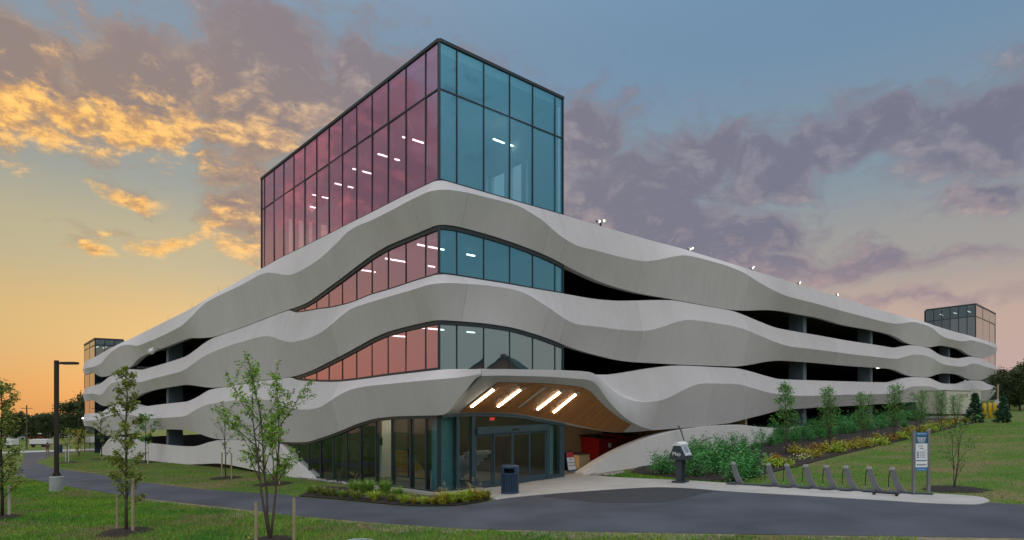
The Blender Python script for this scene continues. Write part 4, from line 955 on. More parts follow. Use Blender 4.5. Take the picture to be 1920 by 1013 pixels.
# bare dry soil along the near edge of the asphalt
rgs = np.random.RandomState(3)
ne = resample(gpl(near_edge[4:]), 120); so_ = []
for i in range(120):
    d = ne[min(i + 1, 119)] - ne[max(i - 1, 0)]; d = d / np.linalg.norm(d); so_.append(ne[i] - np.array([-d[1], d[0]]) * (.55 + .5 * math.sin(i * .37) * math.sin(i * .11 + 1) + .18 * rgs.randn()))
mb = MB(); vs = []
for a, b in zip(ne, so_): vs += [(a[0], a[1], float(G(*a)) + .006), (b[0], b[1], float(G(*b)) + .006)]
mb.add(vs, [(2 * i, 2 * i + 1, 2 * i + 3, 2 * i + 2) for i in range(119)]); tag(mb.build('soil', 'soil'), kind='structure')
# planting beds
bed_low = [(1180, 888), (1235, 894), (1304, 901), (1371, 904), (1405, 898), (1429, 891), (1484, 878.5), (1560, 858), (1640, 838.5), (1708, 823), (1826, 794)]
bed_top = [(1195, 878), (1214, 870), (1300, 851), (1400, 831), (1500, 813), (1620, 794), (1700, 786), (1770, 781), (1826, 779)]
sheet('mulch_bed', gpl(bed_low), gpl(bed_top), 'mulch', .035, 80, 10)
bl = [(560, 931.5), (645, 938.5), (750, 948), (800, 950.2), (840, 949.8), (890, 944.6), (918, 939)]
bt = [(600, 912), (660, 916), (735, 924), (800, 931), (840, 930), (880, 926), (905, 925)]
sheet('mulch_bed', gpl(bl), gpl(bt), 'mulch', .035, 60, 6)
mb = MB(); cv = resample([gp(700, 916), gp(770, 923), (lambda p: p)(gp(825, 929)), gp(860, 926), gp(905, 920)], 24)
for p, q in zip(cv[:-1], cv[1:]):
    d = Vector((q[0] - p[0], q[1] - p[1], 0)).normalized(); n = Vector((-d.y, d.x, 0)) * .09
    z0, z1 = float(G(*p)), float(G(*q)); P3 = lambda r, z, s, h: (r[0] + n.x * s, r[1] + n.y * s, z + h)
    mb.hexa([P3(p, z0, -1, -.05), P3(q, z1, -1, -.05), P3(q, z1, 1, -.05), P3(p, z0, 1, -.05), P3(p, z0, -1, .12), P3(q, z1, -1, .12), P3(q, z1, 1, .12), P3(p, z0, 1, .12)])
tag(mb.build('kerb', 'paving'), kind='structure')
# river stones along the foot of the walls
def pebbles(name, A, B, n, size):
    a, b = resample(gpl(A), 60), resample(gpl(B), 60); V = []; Fq = []
    ico = np.array([(1, 0, 0), (-1, 0, 0), (0, 1, 0), (0, -1, 0), (0, 0, 1), (0, 0, -1)], float); fi = np.array([(0, 2, 4), (2, 1, 4), (1, 3, 4), (3, 0, 4), (2, 0, 5), (1, 2, 5), (3, 1, 5), (0, 3, 5)])
    for k in range(n):
        i = np.random.randint(0, 60); t = np.random.rand(); p = a[i] * (1 - t) + b[i] * t + np.random.randn(2) * .05
        s = size * np.random.uniform(.5, 1.3, 3) * (1, 1, .6); th = np.random.rand() * 6.3; c, sn = math.cos(th), math.sin(th)
        q = ico * s; q = np.stack([q[:, 0] * c - q[:, 1] * sn, q[:, 0] * sn + q[:, 1] * c, q[:, 2]], 1) + (p[0], p[1], float(G(*p)) + .03)
        Fq.append(fi + len(V) * 6); V.append(q)
    return tag(link(name, np_mesh(name, np.concatenate(V), np.concatenate(Fq), 'gravel')), 'pale river stones strewn along the foot of the concrete wall', 'stones', kind='stuff')
pebbles('river_stones', [(470, 878), (540, 893), (600, 903), (670, 911), (700, 915)], [(480, 870), (540, 886), (600, 897), (680, 908), (720, 915)], 900, .09)
o = pebbles('river_stones', [(1108, 893), (1140, 892.5), (1168, 887)], [(1112, 890), (1140, 888), (1168, 884)], 220, .08); o['label'] = 'pale stones at the foot of the sloping wall beside the entrance'
# ------------------------------------------------------------------ grass
def inside(poly, x, y):
    r = np.zeros(len(x), bool); n = len(poly)
    for i in range(n):
        x0, y0 = poly[i]; x1, y1 = poly[(i + 1) % n]
        c = ((y0 > y) != (y1 > y)) & (x < (x1 - x0) * (y - y0) / (y1 - y0 + 1e-12) + x0); r ^= c
    return r
def grass(name, poly_px, dens, h, matn, label, wid=.012, patch=None, keep=1.0, seed=1):
    rng = np.random.RandomState(seed)
    W = np.array([tuple(gp(a, min(b, 1050)))[:2] for a, b in poly_px])
    lo, hi = W.min(0), W.max(0); n = int((hi[0] - lo[0]) * (hi[1] - lo[1]) * dens); n = min(n, 900000)
    x = rng.uniform(lo[0], hi[0], n); y = rng.uniform(lo[1], hi[1], n); k = inside([tuple(p) for p in W], x, y); x, y = x[k], y[k]
    f = np.sin(x * .9 + 1.3 * np.sin(y * .7)) * np.cos(y * 1.1 + np.sin(x * .6)) + .5 * np.sin(x * 2.7 + y * 1.9) * np.sin(y * 3.1 - x) + rng.randn(len(x)) * .35
    if patch is not None: k = (f > patch[0]) & (f < patch[1]); x, y = x[k], y[k]
    z = G(x, y); n = len(x); a = rng.rand(n) * 6.283; hh = h * rng.uniform(.45, 1.25, n); w = wid * rng.uniform(.7, 1.4, n)
    dx, dy = np.cos(a), np.sin(a); lx, ly = rng.randn(n) * hh * .4, rng.randn(n) * hh * .4
    V = np.stack([np.stack([x - dx * w, y - dy * w, z - .01], 1), np.stack([x + dx * w, y + dy * w, z - .01], 1), np.stack([x + lx, y + ly, z + hh], 1)], 1).reshape(-1, 3)
    return tag(link(name, np_mesh(name, V, np.arange(3 * n).reshape(-1, 3), matn)), label, 'grass', kind='stuff')
fg = [(-60, 905), (38, 897), (134, 917), (268, 938), (474, 961), (645, 979), (868, 995), (960, 998), (1300, 1004), (1720, 1010), (1720, 1040), (-60, 1040)]
grass('grass', fg, 520, .085, 'blade', 'green grass in front of the asphalt path', .010, (-9, .55), seed=2)
grass('grass', fg, 430, .055, 'blade_dry', 'dry straw patches in the front lawn', .011, (.15, 9), seed=3)
lawnL = [(95, 874), (192, 889), (277, 904), (380, 916), (474, 923), (560, 928), (600, 915), (560, 896), (480, 880), (400, 866), (330, 868), (250, 862), (150, 853), (110, 858)]
grass('grass', lawnL, 130, .06, 'blade', 'short mown grass between the path and the left facade', .012, (-9, .3), seed=4)
grass('grass', lawnL, 130, .05, 'blade_dry', 'dry brown grass between the path and the left facade', .012, (-.2, 9), seed=5)
lawnR = [(1385, 904), (1429, 893), (1484, 880), (1560, 860), (1640, 840), (1708, 825), (1830, 796), (1990, 790), (1990, 940), (1860, 938), (1748, 925), (1560, 915)]
grass('grass', lawnR, 80, .06, 'blade', 'green lawn rising behind the bike docks', .014, (-9, .55), seed=6)
grass('grass', lawnR, 45, .05, 'blade_dry', 'dry patches in the lawn behind the bike docks', .014, (.3, 9), seed=7)
grass('grass', [(1125, 893), (1211, 898), (1320, 903), (1372, 905), (1304, 901), (1235, 894), (1180, 887)], 500, .06, 'blade', 'narrow grass strip between the pavement and the shrub bed', .012, seed=8)
grass('grass', [(1862, 939), (2100, 946), (2100, 952), (1900, 945)], 400, .07, 'blade', 'tufts of grass at the road edge past the pavement end', .012, seed=9)
# ------------------------------------------------------------------ trees and plants
def leaf_quads(P, size, rng, aspect=.42, droop=.3, n_dir=None):
    n = len(P); th = rng.rand(n) * 6.283; el_ = rng.uniform(-.9, .7, n) - droop
    d = np.stack([np.cos(th) * np.cos(el_), np.sin(th) * np.cos(el_), np.sin(el_)], 1)
    r = rng.randn(n, 3); s = np.cross(d, r); s /= np.linalg.norm(s, axis=1)[:, None] + 1e-9
    L = (size * rng.uniform(.6, 1.35, n))[:, None]; w = L * aspect * .5
    V = np.stack([P, P + d * L * .5 + s * w, P + d * L, P + d * L * .5 - s * w], 1).reshape(-1, 3)
    return V, np.arange(4 * n).reshape(-1, 4)
def make_tree(H, spread, cb, seed, leafm, barkm='bark', nl=1500, ls=.09, limbs=14, up=.9, trunk_r=.045, shape='vase', stems=1, sub=5, bare=0.0, clump=.16):
    """returns (wood mesh, leaf mesh): tapered trunk, limbs with twigs, leaves in clumps round the twigs"""
    rng = np.random.RandomState(seed); mb = MB(); tips = []
    for st in range(stems):
        a0 = rng.rand() * 6.28; lean = 0.0 if stems == 1 else .10 + .06 * rng.rand()
        pts = []
        for i in range(7):
            t = i / 6; pts.append(Vector((math.cos(a0) * lean * H * t * (1.2 - .4 * t) + rng.randn() * .012 * H * t, math.sin(a0) * lean * H * t * (1.2 - .4 * t) + rng.randn() * .012 * H * t, H * .97 * t)))
        mb.tube(pts, [trunk_r * (1 - .85 * i / 6) / (1 if stems == 1 else 1.4) + .004 for i in range(7)], 7)
        def on(t): k = min(int(t * 6), 5); f = t * 6 - k; return pts[k] * (1 - f) + pts[k + 1] * f
        for j in range(limbs):
            t = cb + (1 - cb) * (j + rng.rand() * .8) / limbs * .97; p = on(min(t, .98)); a = j * 2.4 + rng.rand() * .9
            rel = (t - cb) / (1 - cb)
            env = {'vase': .55 + .6 * math.sin(min(1, rel * 1.1) * 2.6), 'column': .75 * (1 - rel) ** .55 + .18, 'oval': math.sin(.35 + rel * 2.5) + .1, 'cone': (1 - rel) * 1.05 + .05}[shape]
            L = spread * env * rng.uniform(.7, 1.15) * (1.0 if shape != 'vase' else 1.1)
            e = up * rng.uniform(.75, 1.2); d = Vector((math.cos(a) * math.cos(e), math.sin(a) * math.cos(e), math.sin(e)))
            q1 = p + d * L * .5 + Vector((0, 0, .02 * L)); q2 = p + d * L + Vector((0, 0, (.12 if shape == 'vase' else .03) * L))
            r = trunk_r * (.40 - .2 * rel); mb.tube([p, q1, q2], [r, r * .6, .004], 5)
            for k in range(sub):
                f = .35 + .65 * (k + rng.rand()) / sub; b = (p * (1 - f * 2) + q1 * f * 2) if f < .5 else (q1 * (2 - 2 * f) + q2 * (2 * f - 1))
                dd = Vector(rng.randn(3)); dd = (d * .8 + dd.normalized() * .8 + Vector((0, 0, .15))).normalized(); ll = L * rng.uniform(.18, .42)
                e2 = b + dd * ll; mb.tube([b, e2], [r * .32 + .002, .002], 4, cap=False)
                if rng.rand() >= bare: tips += [(b, e2)] * (2 if f > .6 else 1)
            if rng.rand() >= bare: tips += [(q1, q2)] * 2
        if bare < .5: tips += [(pts[-2], pts[-1])] * 3
    tips = [t_ for t_ in tips if rng.rand() > .12]
    A = np.array([t_[0] for t_ in tips]); B = np.array([t_[1] for t_ in tips]); idx = rng.randint(0, len(A), nl); f = np.sqrt(rng.rand(nl))[:, None]
    P = A[idx] * (1 - f) + B[idx] * f + rng.randn(nl, 3) * clump * spread * .28
    V, Fq = leaf_quads(P, ls, rng)
    return mb.mesh('trunk', barkm, True), np_mesh('crown', V, Fq, leafm)
def place_tree(name, meshes, p, label, cat='tree', group=None, rz=0, sc=1.0):
    e = thing(name, label, cat, p, rz, group); e.scale = (sc, sc, sc)
    link('trunk', meshes[0], e); link('crown', meshes[1], e); return e
def stake(p, h, label, white=False, tilt=(0, 0)):
    mb = MB(); w = .03; mb.hexa([(-w, -w, -.1), (w, -w, -.1), (w, w, -.1), (-w, w, -.1), (-w + tilt[0], -w + tilt[1], h), (w + tilt[0], -w + tilt[1], h), (w + tilt[0], w + tilt[1], h - .03), (-w + tilt[0], w + tilt[1], h - .03)])
    o = mb.build('tree_stake', 'stake_white' if white else 'stake', loc=p); return tag(o, label, 'stake', 'timber stakes beside young trees')
def ring(p, r, seed=0):
    rng = np.random.RandomState(seed); mb = MB(); n = 24; vs = [(p[0], p[1], gz(p) + .10)]
    for rr, h in ((.6, .08), (1.0, .012)):
        for k in range(n):
            a = 6.283 * k / n; q = r * rr * (1 + .1 * rng.randn()); x, y = p[0] + math.cos(a) * q, p[1] + math.sin(a) * q; vs.append((x, y, float(G(x, y)) + h))
    fs = [(0, 1 + k, 1 + (k + 1) % n) for k in range(n)] + [(1 + k, 1 + n + k, 1 + n + (k + 1) % n, 1 + (k + 1) % n) for k in range(n)]
    mb.add(vs, fs); return tag(mb.build('mulch_ring', 'mulch', smooth=True), kind='structure')
# near, left
p = at_depth(507, 16.0)
place_tree('young_tree', make_tree(3.95, 1.05, .32, 14, 'leaf', nl=5000, ls=.085, limbs=8, up=.95, trunk_r=.05, shape='vase', stems=3, sub=6, clump=.13), p, 'wide young tree with bright leaves between two stakes, nearest the camera'); ring(p, .7, 1)
stake(at_depth(480, 15.6), 1.12, 'left stake of the pair beside the wide young tree'); stake(at_depth(551.5, 15.9), 1.16, 'right stake of the pair beside the wide young tree')
p = gp(237, 998)
place_tree('young_tree', make_tree(5.05, .80, .12, 23, 'leaf_olive', nl=4200, ls=.092, limbs=28, up=.95, trunk_r=.045, shape='column', sub=6, clump=.18), p, 'tall slender young tree with olive leaves right of the lamp post'); ring(p, .75, 2)
stake(gp(249, 1000), 1.62, 'tall stake in front of the slender young tree'); stake(gp(220, 993), 1.0, 'short stake behind the slender young tree')
p = gp(4, 972)
place_tree('young_tree', make_tree(5.0, .95, .12, 31, 'leaf_olive', 'bark_dark', nl=4600, ls=.10, limbs=26, up=.95, trunk_r=.05, shape='column', sub=6, clump=.3), p, 'dark young tree cut by the left edge of the picture'); ring(p, .7, 3)
stake(gp(17, 970), 1.15, 'pale stake at the left edge of the picture', True)
# small trees on the lawn by the left facade
p = gp(423, 897); place_tree('young_tree', make_tree(3.9, .75, .3, 41, 'leaf_olive', 'bark_dark', nl=380, ls=.10, limbs=18, up=1.05, trunk_r=.03, shape='vase', bare=.45), p, 'nearly bare sapling between two stakes near the left facade'); ring(p, .8, 4)
stake(gp(416, 897), 1.45, 'left stake beside the nearly bare sapling'); stake(gp(434, 899), 1.45, 'right stake beside the nearly bare sapling')
p = gp(512, 908); ring(p, .9, 5); stake(gp(497, 905), 1.45, 'left stake standing behind the wide young tree'); stake(gp(524, 910), 1.45, 'right stake standing behind the wide young tree')
place_tree('young_tree', make_tree(3.2, .5, .35, 47, 'leaf', 'bark', nl=500, ls=.10, limbs=12, up=1.0, trunk_r=.03, shape='oval'), p, 'small sapling hidden behind the wide young tree')
p = gp(273, 868); place_tree('young_tree', make_tree(4.2, .95, .35, 43, 'leaf_row', 'bark_dark', nl=1500, ls=.15, limbs=16, up=.8, trunk_r=.04, shape='oval'), p, 'round headed young tree against the pale wall on the left'); ring(p, .9, 6)
stake(gp(277.5, 870), 1.5, 'white stake beside the round headed young tree', True)
p = gp(191, 861); place_tree('young_tree', make_tree(5.0, 1.0, .25, 44, 'leaf_olive', 'bark_dark', nl=900, ls=.15, limbs=18, up=1.0, trunk_r=.05, shape='oval', bare=.2), p, 'thin young tree at the far left end of the garage'); ring(p, 1.0, 7)
p = gp(126, 868); place_tree('young_tree', make_tree(3.1, .75, .4, 45, 'leaf_olive', 'bark', nl=420, ls=.13, limbs=12, up=.9, trunk_r=.03, shape='vase'), p, 'little tree between white stakes beyond the lamp post'); ring(p, 1.1, 8)
stake(gp(123.5, 868), 1.6, 'left white stake of the little tree beyond the lamp post', True); stake(gp(128.5, 868.5), 1.6, 'right white stake of the little tree beyond the lamp post', True)
p = gp(148, 857); place_tree('shrub_tree', make_tree(3.0, 1.0, .1, 46, 'leaf_yellow', 'bark', nl=700, ls=.16, limbs=14, up=.9, trunk_r=.03, shape='oval', stems=3), p, 'yellowish bush at the left end of the garage lawn', 'shrub')
# the row on the right bed
rowt = [(1474, 851, 720, 62, 3), (1557, 842, 727, 58, 3), (1622, 833, 737, 55, 3), (1676, 826, 722, 60, 2), (1722, 818, 735, 60, 3), (1764, 808, 735, 55, 3), (1793, 799, 742, 50, 2)]
proto = [make_tree(5.0, 1.35, .22, 60 + k, 'leaf_row', 'bark', nl=2300, ls=.13, limbs=18, up=1.0, trunk_r=.05, shape='column', stems=3 if k else 1, sub=6, clump=.34) for k in range(3)]
desc = ['nearest tree of the row, one reddish trunk standing above the shrubs', 'second tree of the row along the right facade', 'third tree of the row along the right facade', 'fourth tree of the row, directly left of the blue bike sign', 'fifth tree of the row, just left of the cream generator box', 'sixth tree of the row, covering the lettering of the generator box', 'last small tree of the row in front of the generator box']
for k, (px, py, pt, wd, stn) in enumerate(rowt):
    p = gp(px, py); h = (py - pt) / F * p.y
    place_tree('young_tree', proto[0 if k == 0 else 1 + k % 2], p, desc[k], group='young trees planted along the right facade', rz=k * 1.7, sc=h / 5.0)
for (px, py, pt, lab) in ((1829, 793, 735, 'dark conical evergreen left of the yellow bollards'), (1881, 793, 743, 'dark broad evergreen right of the yellow bollards')):
    p = gp(px, py); h = (py - pt) / F * p.y
    place_tree('evergreen_tree', make_tree(h, h * .25, .03, px, 'leaf_dark', 'bark_dark', nl=3200, ls=.16, limbs=46, up=.12, trunk_r=.06, shape='cone', sub=6, clump=.25), p, lab)
p = gp(1789, 918); place_tree('young_tree', make_tree(2.1, .9, .16, 71, 'leaf_row', 'bark', nl=300, ls=.09, limbs=6, up=1.1, trunk_r=.018, shape='vase', stems=3, bare=.25), p, 'sparse many stemmed sapling on the lawn right of the bike sign'); ring(p, .95, 9)
# shrubs
def make_shrub(r, h, seed, leafm, nl, ls, upright=False, ring_=True):
    rng = np.random.RandomState(seed); mb = MB(); tips = []
    for k in range(16):
        a = rng.rand() * 6.28; e = rng.uniform(.35, 1.4); d = np.array([math.cos(a) * math.cos(e) * r, math.sin(a) * math.cos(e) * r, math.sin(e) * h]) * rng.uniform(.75, 1.05)
        mb.tube([(0, 0, -.03), tuple(d * .5 + rng.randn(3) * .03), tuple(d)], [.014, .009, .003], 4, cap=False); tips.append(d)
    T = np.array(tips); idx = rng.randint(0, len(T), nl); f = rng.uniform(.35, 1.05, nl)[:, None]
    P = T[idx] * f + rng.randn(nl, 3) * r * .17; P[:, 2] = np.abs(P[:, 2])
    V, Fq = leaf_quads(P, ls, rng, .42, -.2 if upright else .1)
    return mb.mesh('stems', 'bark', True), np_mesh('foliage', V, Fq, leafm)
def put_shrub(name, ms, p, label, group, sc=1.0, rz=0.0):
    e = thing(name, label, 'shrub', p, rz, group); e.scale = (sc, sc, sc); link('stems', ms[0], e); link('foliage', ms[1], e); return e
sh = [make_shrub(.95, 1.30, 80 + k, 'leaf_deep', 1500, .125) for k in range(4)]
rng = random.Random(5)
front = [(1243, 889, .85, 'shrub at the left end of the bed beside the map stand'), (1300, 893, .95, 'shrub directly right of the map stand'), (1345, 887, 1.0, 'low shrub behind the first bike dock, left of two'), (1378, 903, .8, 'small shrub behind the leftmost bike dock'), (1403, 894, 1.1, 'broad shrub between the first and second bike docks'), (1318, 868, 1.0, 'shrub in the second rank above the map stand'), (1362, 864, 1.0, 'shrub in the second rank above the first bike dock')]
for k, (px, py, sc, lab) in enumerate(front): put_shrub('green_shrub', sh[k % 4], gp(px, py), lab, 'green shrubs in the right bed', sc * 1.05, k * 1.3)
px = 1292; k = 0
while px < 1745:
    t = (px - 1292) / 450; py = 857 - 74 * t ** .82 + rng.uniform(-1, 3); p = gp(px, py)
    put_shrub('green_shrub', sh[k % 4], p, 'green shrub in the hedge row along the foot of the right base wall', 'hedge shrubs along the right base wall', rng.uniform(.8, 1.05) * (1 - .12 * t), k * 2.1)
    px += 19 - 6 * t; k += 1
px = 1392; k = 0
while px < 1700:
    t = (px - 1292) / 450; py = 866 - 74 * t ** .82 + rng.uniform(-1, 3)
    put_shrub('green_shrub', sh[(k + 1) % 4], gp(px, py), 'small green shrub in the front rank of the hedge along the right base wall', 'front rank of the hedge along the right base wall', rng.uniform(.45, .75), k * 1.3)
    px += rng.uniform(15, 30); k += 1
lows = {'leaf_yellow': [make_shrub(.75, .38, 95 + k, 'leaf_yellow', 520, .12, True) for k in range(2)], 'leaf_orange': [make_shrub(.6, .42, 99, 'leaf_orange', 480, .11, True)], 'leaf_lime': [make_shrub(.7, .42, 97 + k, 'leaf_lime', 480, .15, True) for k in range(2)]}
lowpos = [(1455, 866, 'leaf_orange', .9), (1447, 876, 'leaf_lime', .9), (1470, 874, 'leaf_lime', .8), (1494, 851, 'leaf_yellow', 1), (1513, 857, 'leaf_yellow', .9), (1530, 846, 'leaf_orange', 1), (1527, 858, 'leaf_yellow', .8), (1548, 849, 'leaf_yellow', 1), (1566, 840, 'leaf_yellow', 1), (1570, 849, 'leaf_lime', .9), (1592, 842, 'leaf_yellow', 1), (1612, 834, 'leaf_orange', 1), (1622, 839, 'leaf_yellow', 1.0), (1645, 828, 'leaf_yellow', 1), (1652, 834, 'leaf_lime', .9), (1672, 826, 'leaf_orange', 1), (1690, 823, 'leaf_lime', 1), (1703, 815, 'leaf_yellow', 1), (1725, 812, 'leaf_yellow', 1.1), (1744, 808, 'leaf_lime', 1), (1764, 803, 'leaf_yellow', 1.2), (1786, 798, 'leaf_yellow', 1.2), (1806, 793, 'leaf_yellow', 1.2)]
for k, (px, py, lm, sc) in enumerate(lowpos):
    w = {'leaf_yellow': 'low golden plant', 'leaf_orange': 'low orange tinged plant', 'leaf_lime': 'low lime green plant'}[lm]
    e = put_shrub('low_plant', lows[lm][k % len(lows[lm])], gp(px, py), w + ' edging the right bed, ' + ('at its left end' if k < 3 else 'left of the bike sign' if px < 1700 else 'beyond the bike sign'), w + (' at the left end' if k < 3 else ' left of the bike sign' if px < 1700 else ' beyond the sign'), sc * 1.05, k)
    e['category'] = 'plant'
for k, (px, py) in enumerate(((1506, 862), (1560, 846), (1580, 838), (1640, 831))):
    rg = np.random.RandomState(200 + k); n = 60; P = np.stack([rg.randn(n) * .22, rg.randn(n) * .22, rg.uniform(.05, .32, n)], 1); V, Fq = leaf_quads(P, .10, rg, .6)
    V2, F2 = leaf_quads(P * (1, 1, .6), .16, rg, .25); fe = thing('flower_clump', '', 'flowers', gp(px, py, .03)); link('petals', np_mesh('petals', V, Fq, 'petal'), fe); link('leaves', np_mesh('leaves', V2, F2, 'leaf_lime'), fe)
    tag(fe, ['clump of white flowers nearest the second bike dock', 'clump of white flowers second from the left in the bed', 'clump of white flowers third from the left in the bed', 'clump of white flowers farthest up the bed'][k], 'flowers', 'white flower clumps in the right bed')
# bed in front of the lobby glass
def make_tuft(h, seed, leafm, n, plume=0, w=.02, spread=.5):
    rg = np.random.RandomState(seed); a = rg.rand(n) * 6.283; ln = h * rg.uniform(.55, 1.2, n); sp = rg.uniform(.1, 1.15, n) * spread * 1.3; d = np.stack([np.cos(a), np.sin(a)], 1)
    b = d * (np.sqrt(rg.rand(n)) * .16)[:, None]; k = rg.randn(n, 2) * .05 * h; mid = b + d * (ln * sp * .35)[:, None] + k; tip = b + d * (ln * sp)[:, None] + k * 2; s = np.stack([-d[:, 1], d[:, 0]], 1) * w
    z = lambda q, h_: np.concatenate([q, np.broadcast_to(np.asarray(h_)[..., None], (n, 1))], 1)
    hm = ln * (.62 - .12 * sp); ht = ln * np.clip(1 - .55 * sp ** 1.5, .25, 1)
    V = np.stack([z(b - s * .6, np.zeros(n)), z(b + s * .6, np.zeros(n)), z(mid + s * .8, hm), z(mid - s * .8, hm)], 1).reshape(-1, 3); V2 = np.stack([z(mid - s * .8, hm), z(mid + s * .8, hm), z(tip + s * .1, ht), z(tip - s * .1, ht)], 1).reshape(-1, 3)
    Vt = np.concatenate([V, V2]); Ft = np.arange(len(Vt)).reshape(-1, 4); out = [np_mesh('blades', Vt, Ft, leafm)]
    if plume:
        P = []
        for q_ in range(plume):
            aa = rg.rand() * 6.28; r = rg.uniform(.1, .5) * h; hh = h * rg.uniform(1.2, 1.75)
            for q in range(11): f = q / 10; P.append((math.cos(aa) * r * (.7 + .5 * f * f), math.sin(aa) * r * (.7 + .5 * f * f), hh * (.84 + .16 * f)))
        Vp, Fp = leaf_quads(np.array(P), .06, rg, .3, 0)
        out.append(np_mesh('plumes', Vp, Fp, 'plume'))
    return out
def put_tuft(ms, p, label, group, sc=1, rz=0):
    e = thing('grass_tuft', label, 'plant', p, rz, group); e.scale = (sc,) * 3
    link('blades', ms[0], e)
    if len(ms) > 1: tag(link('plumes', ms[1], e), kind='stuff')
tf = {'y': make_tuft(.42, 1, 'leaf_lime', 260, 0, .016, .75), 'yp': make_tuft(.42, 2, 'leaf_yellow', 240, 7, .016, .75), 'g': make_tuft(.5, 3, 'leaf', 260, 0, .018, .6), 'gp': make_tuft(.75, 4, 'leaf', 300, 9, .018, .45), 'd': make_tuft(.40, 5, 'leaf_olive', 200, 0, .018, .7)}
tl = [(586, 926, 'd', .8), (604, 929, 'd', .9), (622, 931, 'd', .9), (640, 934, 'g', .7), (655, 931, 'd', 1), (668, 937, 'd', .8), (664, 926, 'gp', .9), (688, 928, 'g', 1.2), (702, 939, 'y', .8), (722, 931, 'gp', 1.0), (735, 941, 'd', .9), (745, 935, 'g', .8), (757, 944, 'y', .8), (776, 945, 'yp', .9), (794, 946, 'y', 1), (812, 946, 'yp', .9), (830, 946, 'yp', 1.0), (848, 944, 'y', 1), (858, 941, 'yp', 1), (872, 942, 'y', 1), (884, 939, 'yp', 1), (898, 938, 'yp', .9), (912, 935, 'd', 1.0)]
tn = {'y': 'lime green grass tuft', 'yp': 'golden grass tuft with straw plumes', 'g': 'bright green leafy tuft', 'gp': 'tall green grass with straw plumes', 'd': 'dull green tuft'}
for k, (px, py, ty, sc) in enumerate(tl):
    put_tuft(tf[ty], gp(px, py, .03), tn[ty] + (' in the left half of the lobby bed' if px < 750 else ' in the right half of the lobby bed'), tn[ty] + (' left' if px < 750 else ' right'), sc * (.62 + .5 * random.random()), k * 1.1)
# dandelion like yellow flowers in the front grass
rg = np.random.RandomState(9); P = np.array([tuple(gp(rg.uniform(330, 620), rg.uniform(1000, 1030), .07)) for _ in range(30)]); V, Fq = leaf_quads(P, .05, rg, .8)
tag(link('yellow_flowers', np_mesh('yellow_flowers', V, Fq, 'yellow')), 'small yellow flowers scattered in the front grass', 'flowers', kind='stuff')
# ------------------------------------------------------------------ street furniture
# lamp post
p = gp(106, 921); hp = (921 - 676) / F * p.y
e = thing('lamp_post', 'dark square lamp post on a round concrete base beside the path', 'lamp post', p)
mb = MB(); r = .30; mb.tube([(0, 0, -.1), (0, 0, .70), (0, 0, .74)], [r, r, r - .03], 24); mb.build('concrete_base', 'pole_base', e)
mb = MB(); mb.box(-.17, .17, -.17, .17, .74, .78); mb.box(-.11, .11, -.11, .11, .78, .90); mb.build('base_plate', 'pole_brown', e)
for sx in (-.13, .13):
    for sy in (-.13, .13): q = MB(); q.tube([(sx, sy, .78), (sx, sy, .83)], .018, 6); q.build('anchor_bolt', 'galv', e)
mb = MB(); mb.box(-.075, .075, -.075, .075, .9, hp); mb.build('pole', 'pole_brown', e)
mb = MB(); mb.box(.075, .30, -.05, .05, hp - .19, hp - .09); mb.box(.30, 1.0, -.17, .17, hp - .19, hp - .08); lh = mb.build('luminaire', 'pole_brown', e); q = MB(); q.box(.34, .92, -.13, .13, hp - .205, hp - .19); q.build('lens', 'lamp_off', lh)
# litter bin by the door
p = gp(956, 928); e = thing('litter_bin', 'navy slatted metal litter bin outside the sliding doors', 'litter bin', p + Vector((0, .3, .028)))
rb, hb = .35, 1.1
mb = MB(); n = 30
for k in range(n):
    a = 6.283 * k / n; c, s_ = math.cos(a), math.sin(a); z1 = .78 if (3.6 < a < 4.9) else .78
    t = Vector((-s_, c, 0)) * .022; A = Vector((c, s_, 0)) * rb
    mb.hexa([A * .97 - t + Vector((0, 0, .06)), A - t + Vector((0, 0, .06)), A + t + Vector((0, 0, .06)), A * .97 + t + Vector((0, 0, .06)), A * .97 - t + Vector((0, 0, z1)), A - t + Vector((0, 0, z1)), A + t + Vector((0, 0, z1)), A * .97 + t + Vector((0, 0, z1))])
tag(mb.build('slats', 'bin_blue', e), kind='stuff')
q = MB(); q.tube([(0, 0, 0), (0, 0, .07)], rb + .01, 30); q.build('foot_ring', 'bin_blue', e, smooth=False)
q = MB(); q.tube([(0, 0, .05), (0, 0, .80)], rb * .88, 24); q.build('liner', 'dark_in', e)
q = MB()
for (a0, a1, z0, z1) in ((0, 360, .76, .82), (0, 360, 1.0, 1.06), (-48, 228, .82, 1.0), (300, 312, .82, 1.0)):
    st = 6; 
    for a in range(a0, a1, st):
        u0, u1 = R(a), R(a + st); f = lambda an, rr, z: (math.cos(an) * rr, math.sin(an) * rr, z)
        q.hexa([f(u0, rb - .03, z0), f(u0, rb + .012, z0), f(u1, rb + .012, z0), f(u1, rb - .03, z0), f(u0, rb - .03, z1), f(u0, rb + .012, z1), f(u1, rb + .012, z1), f(u1, rb - .03, z1)])
q.build('hood', 'bin_blue', e)
q = MB(); q.tube([(0, 0, 1.06), (0, 0, 1.08), (0, 0, 1.11)], [rb + .015, rb + .0, rb * .8], 30); q.build('lid', 'bin_blue', e)
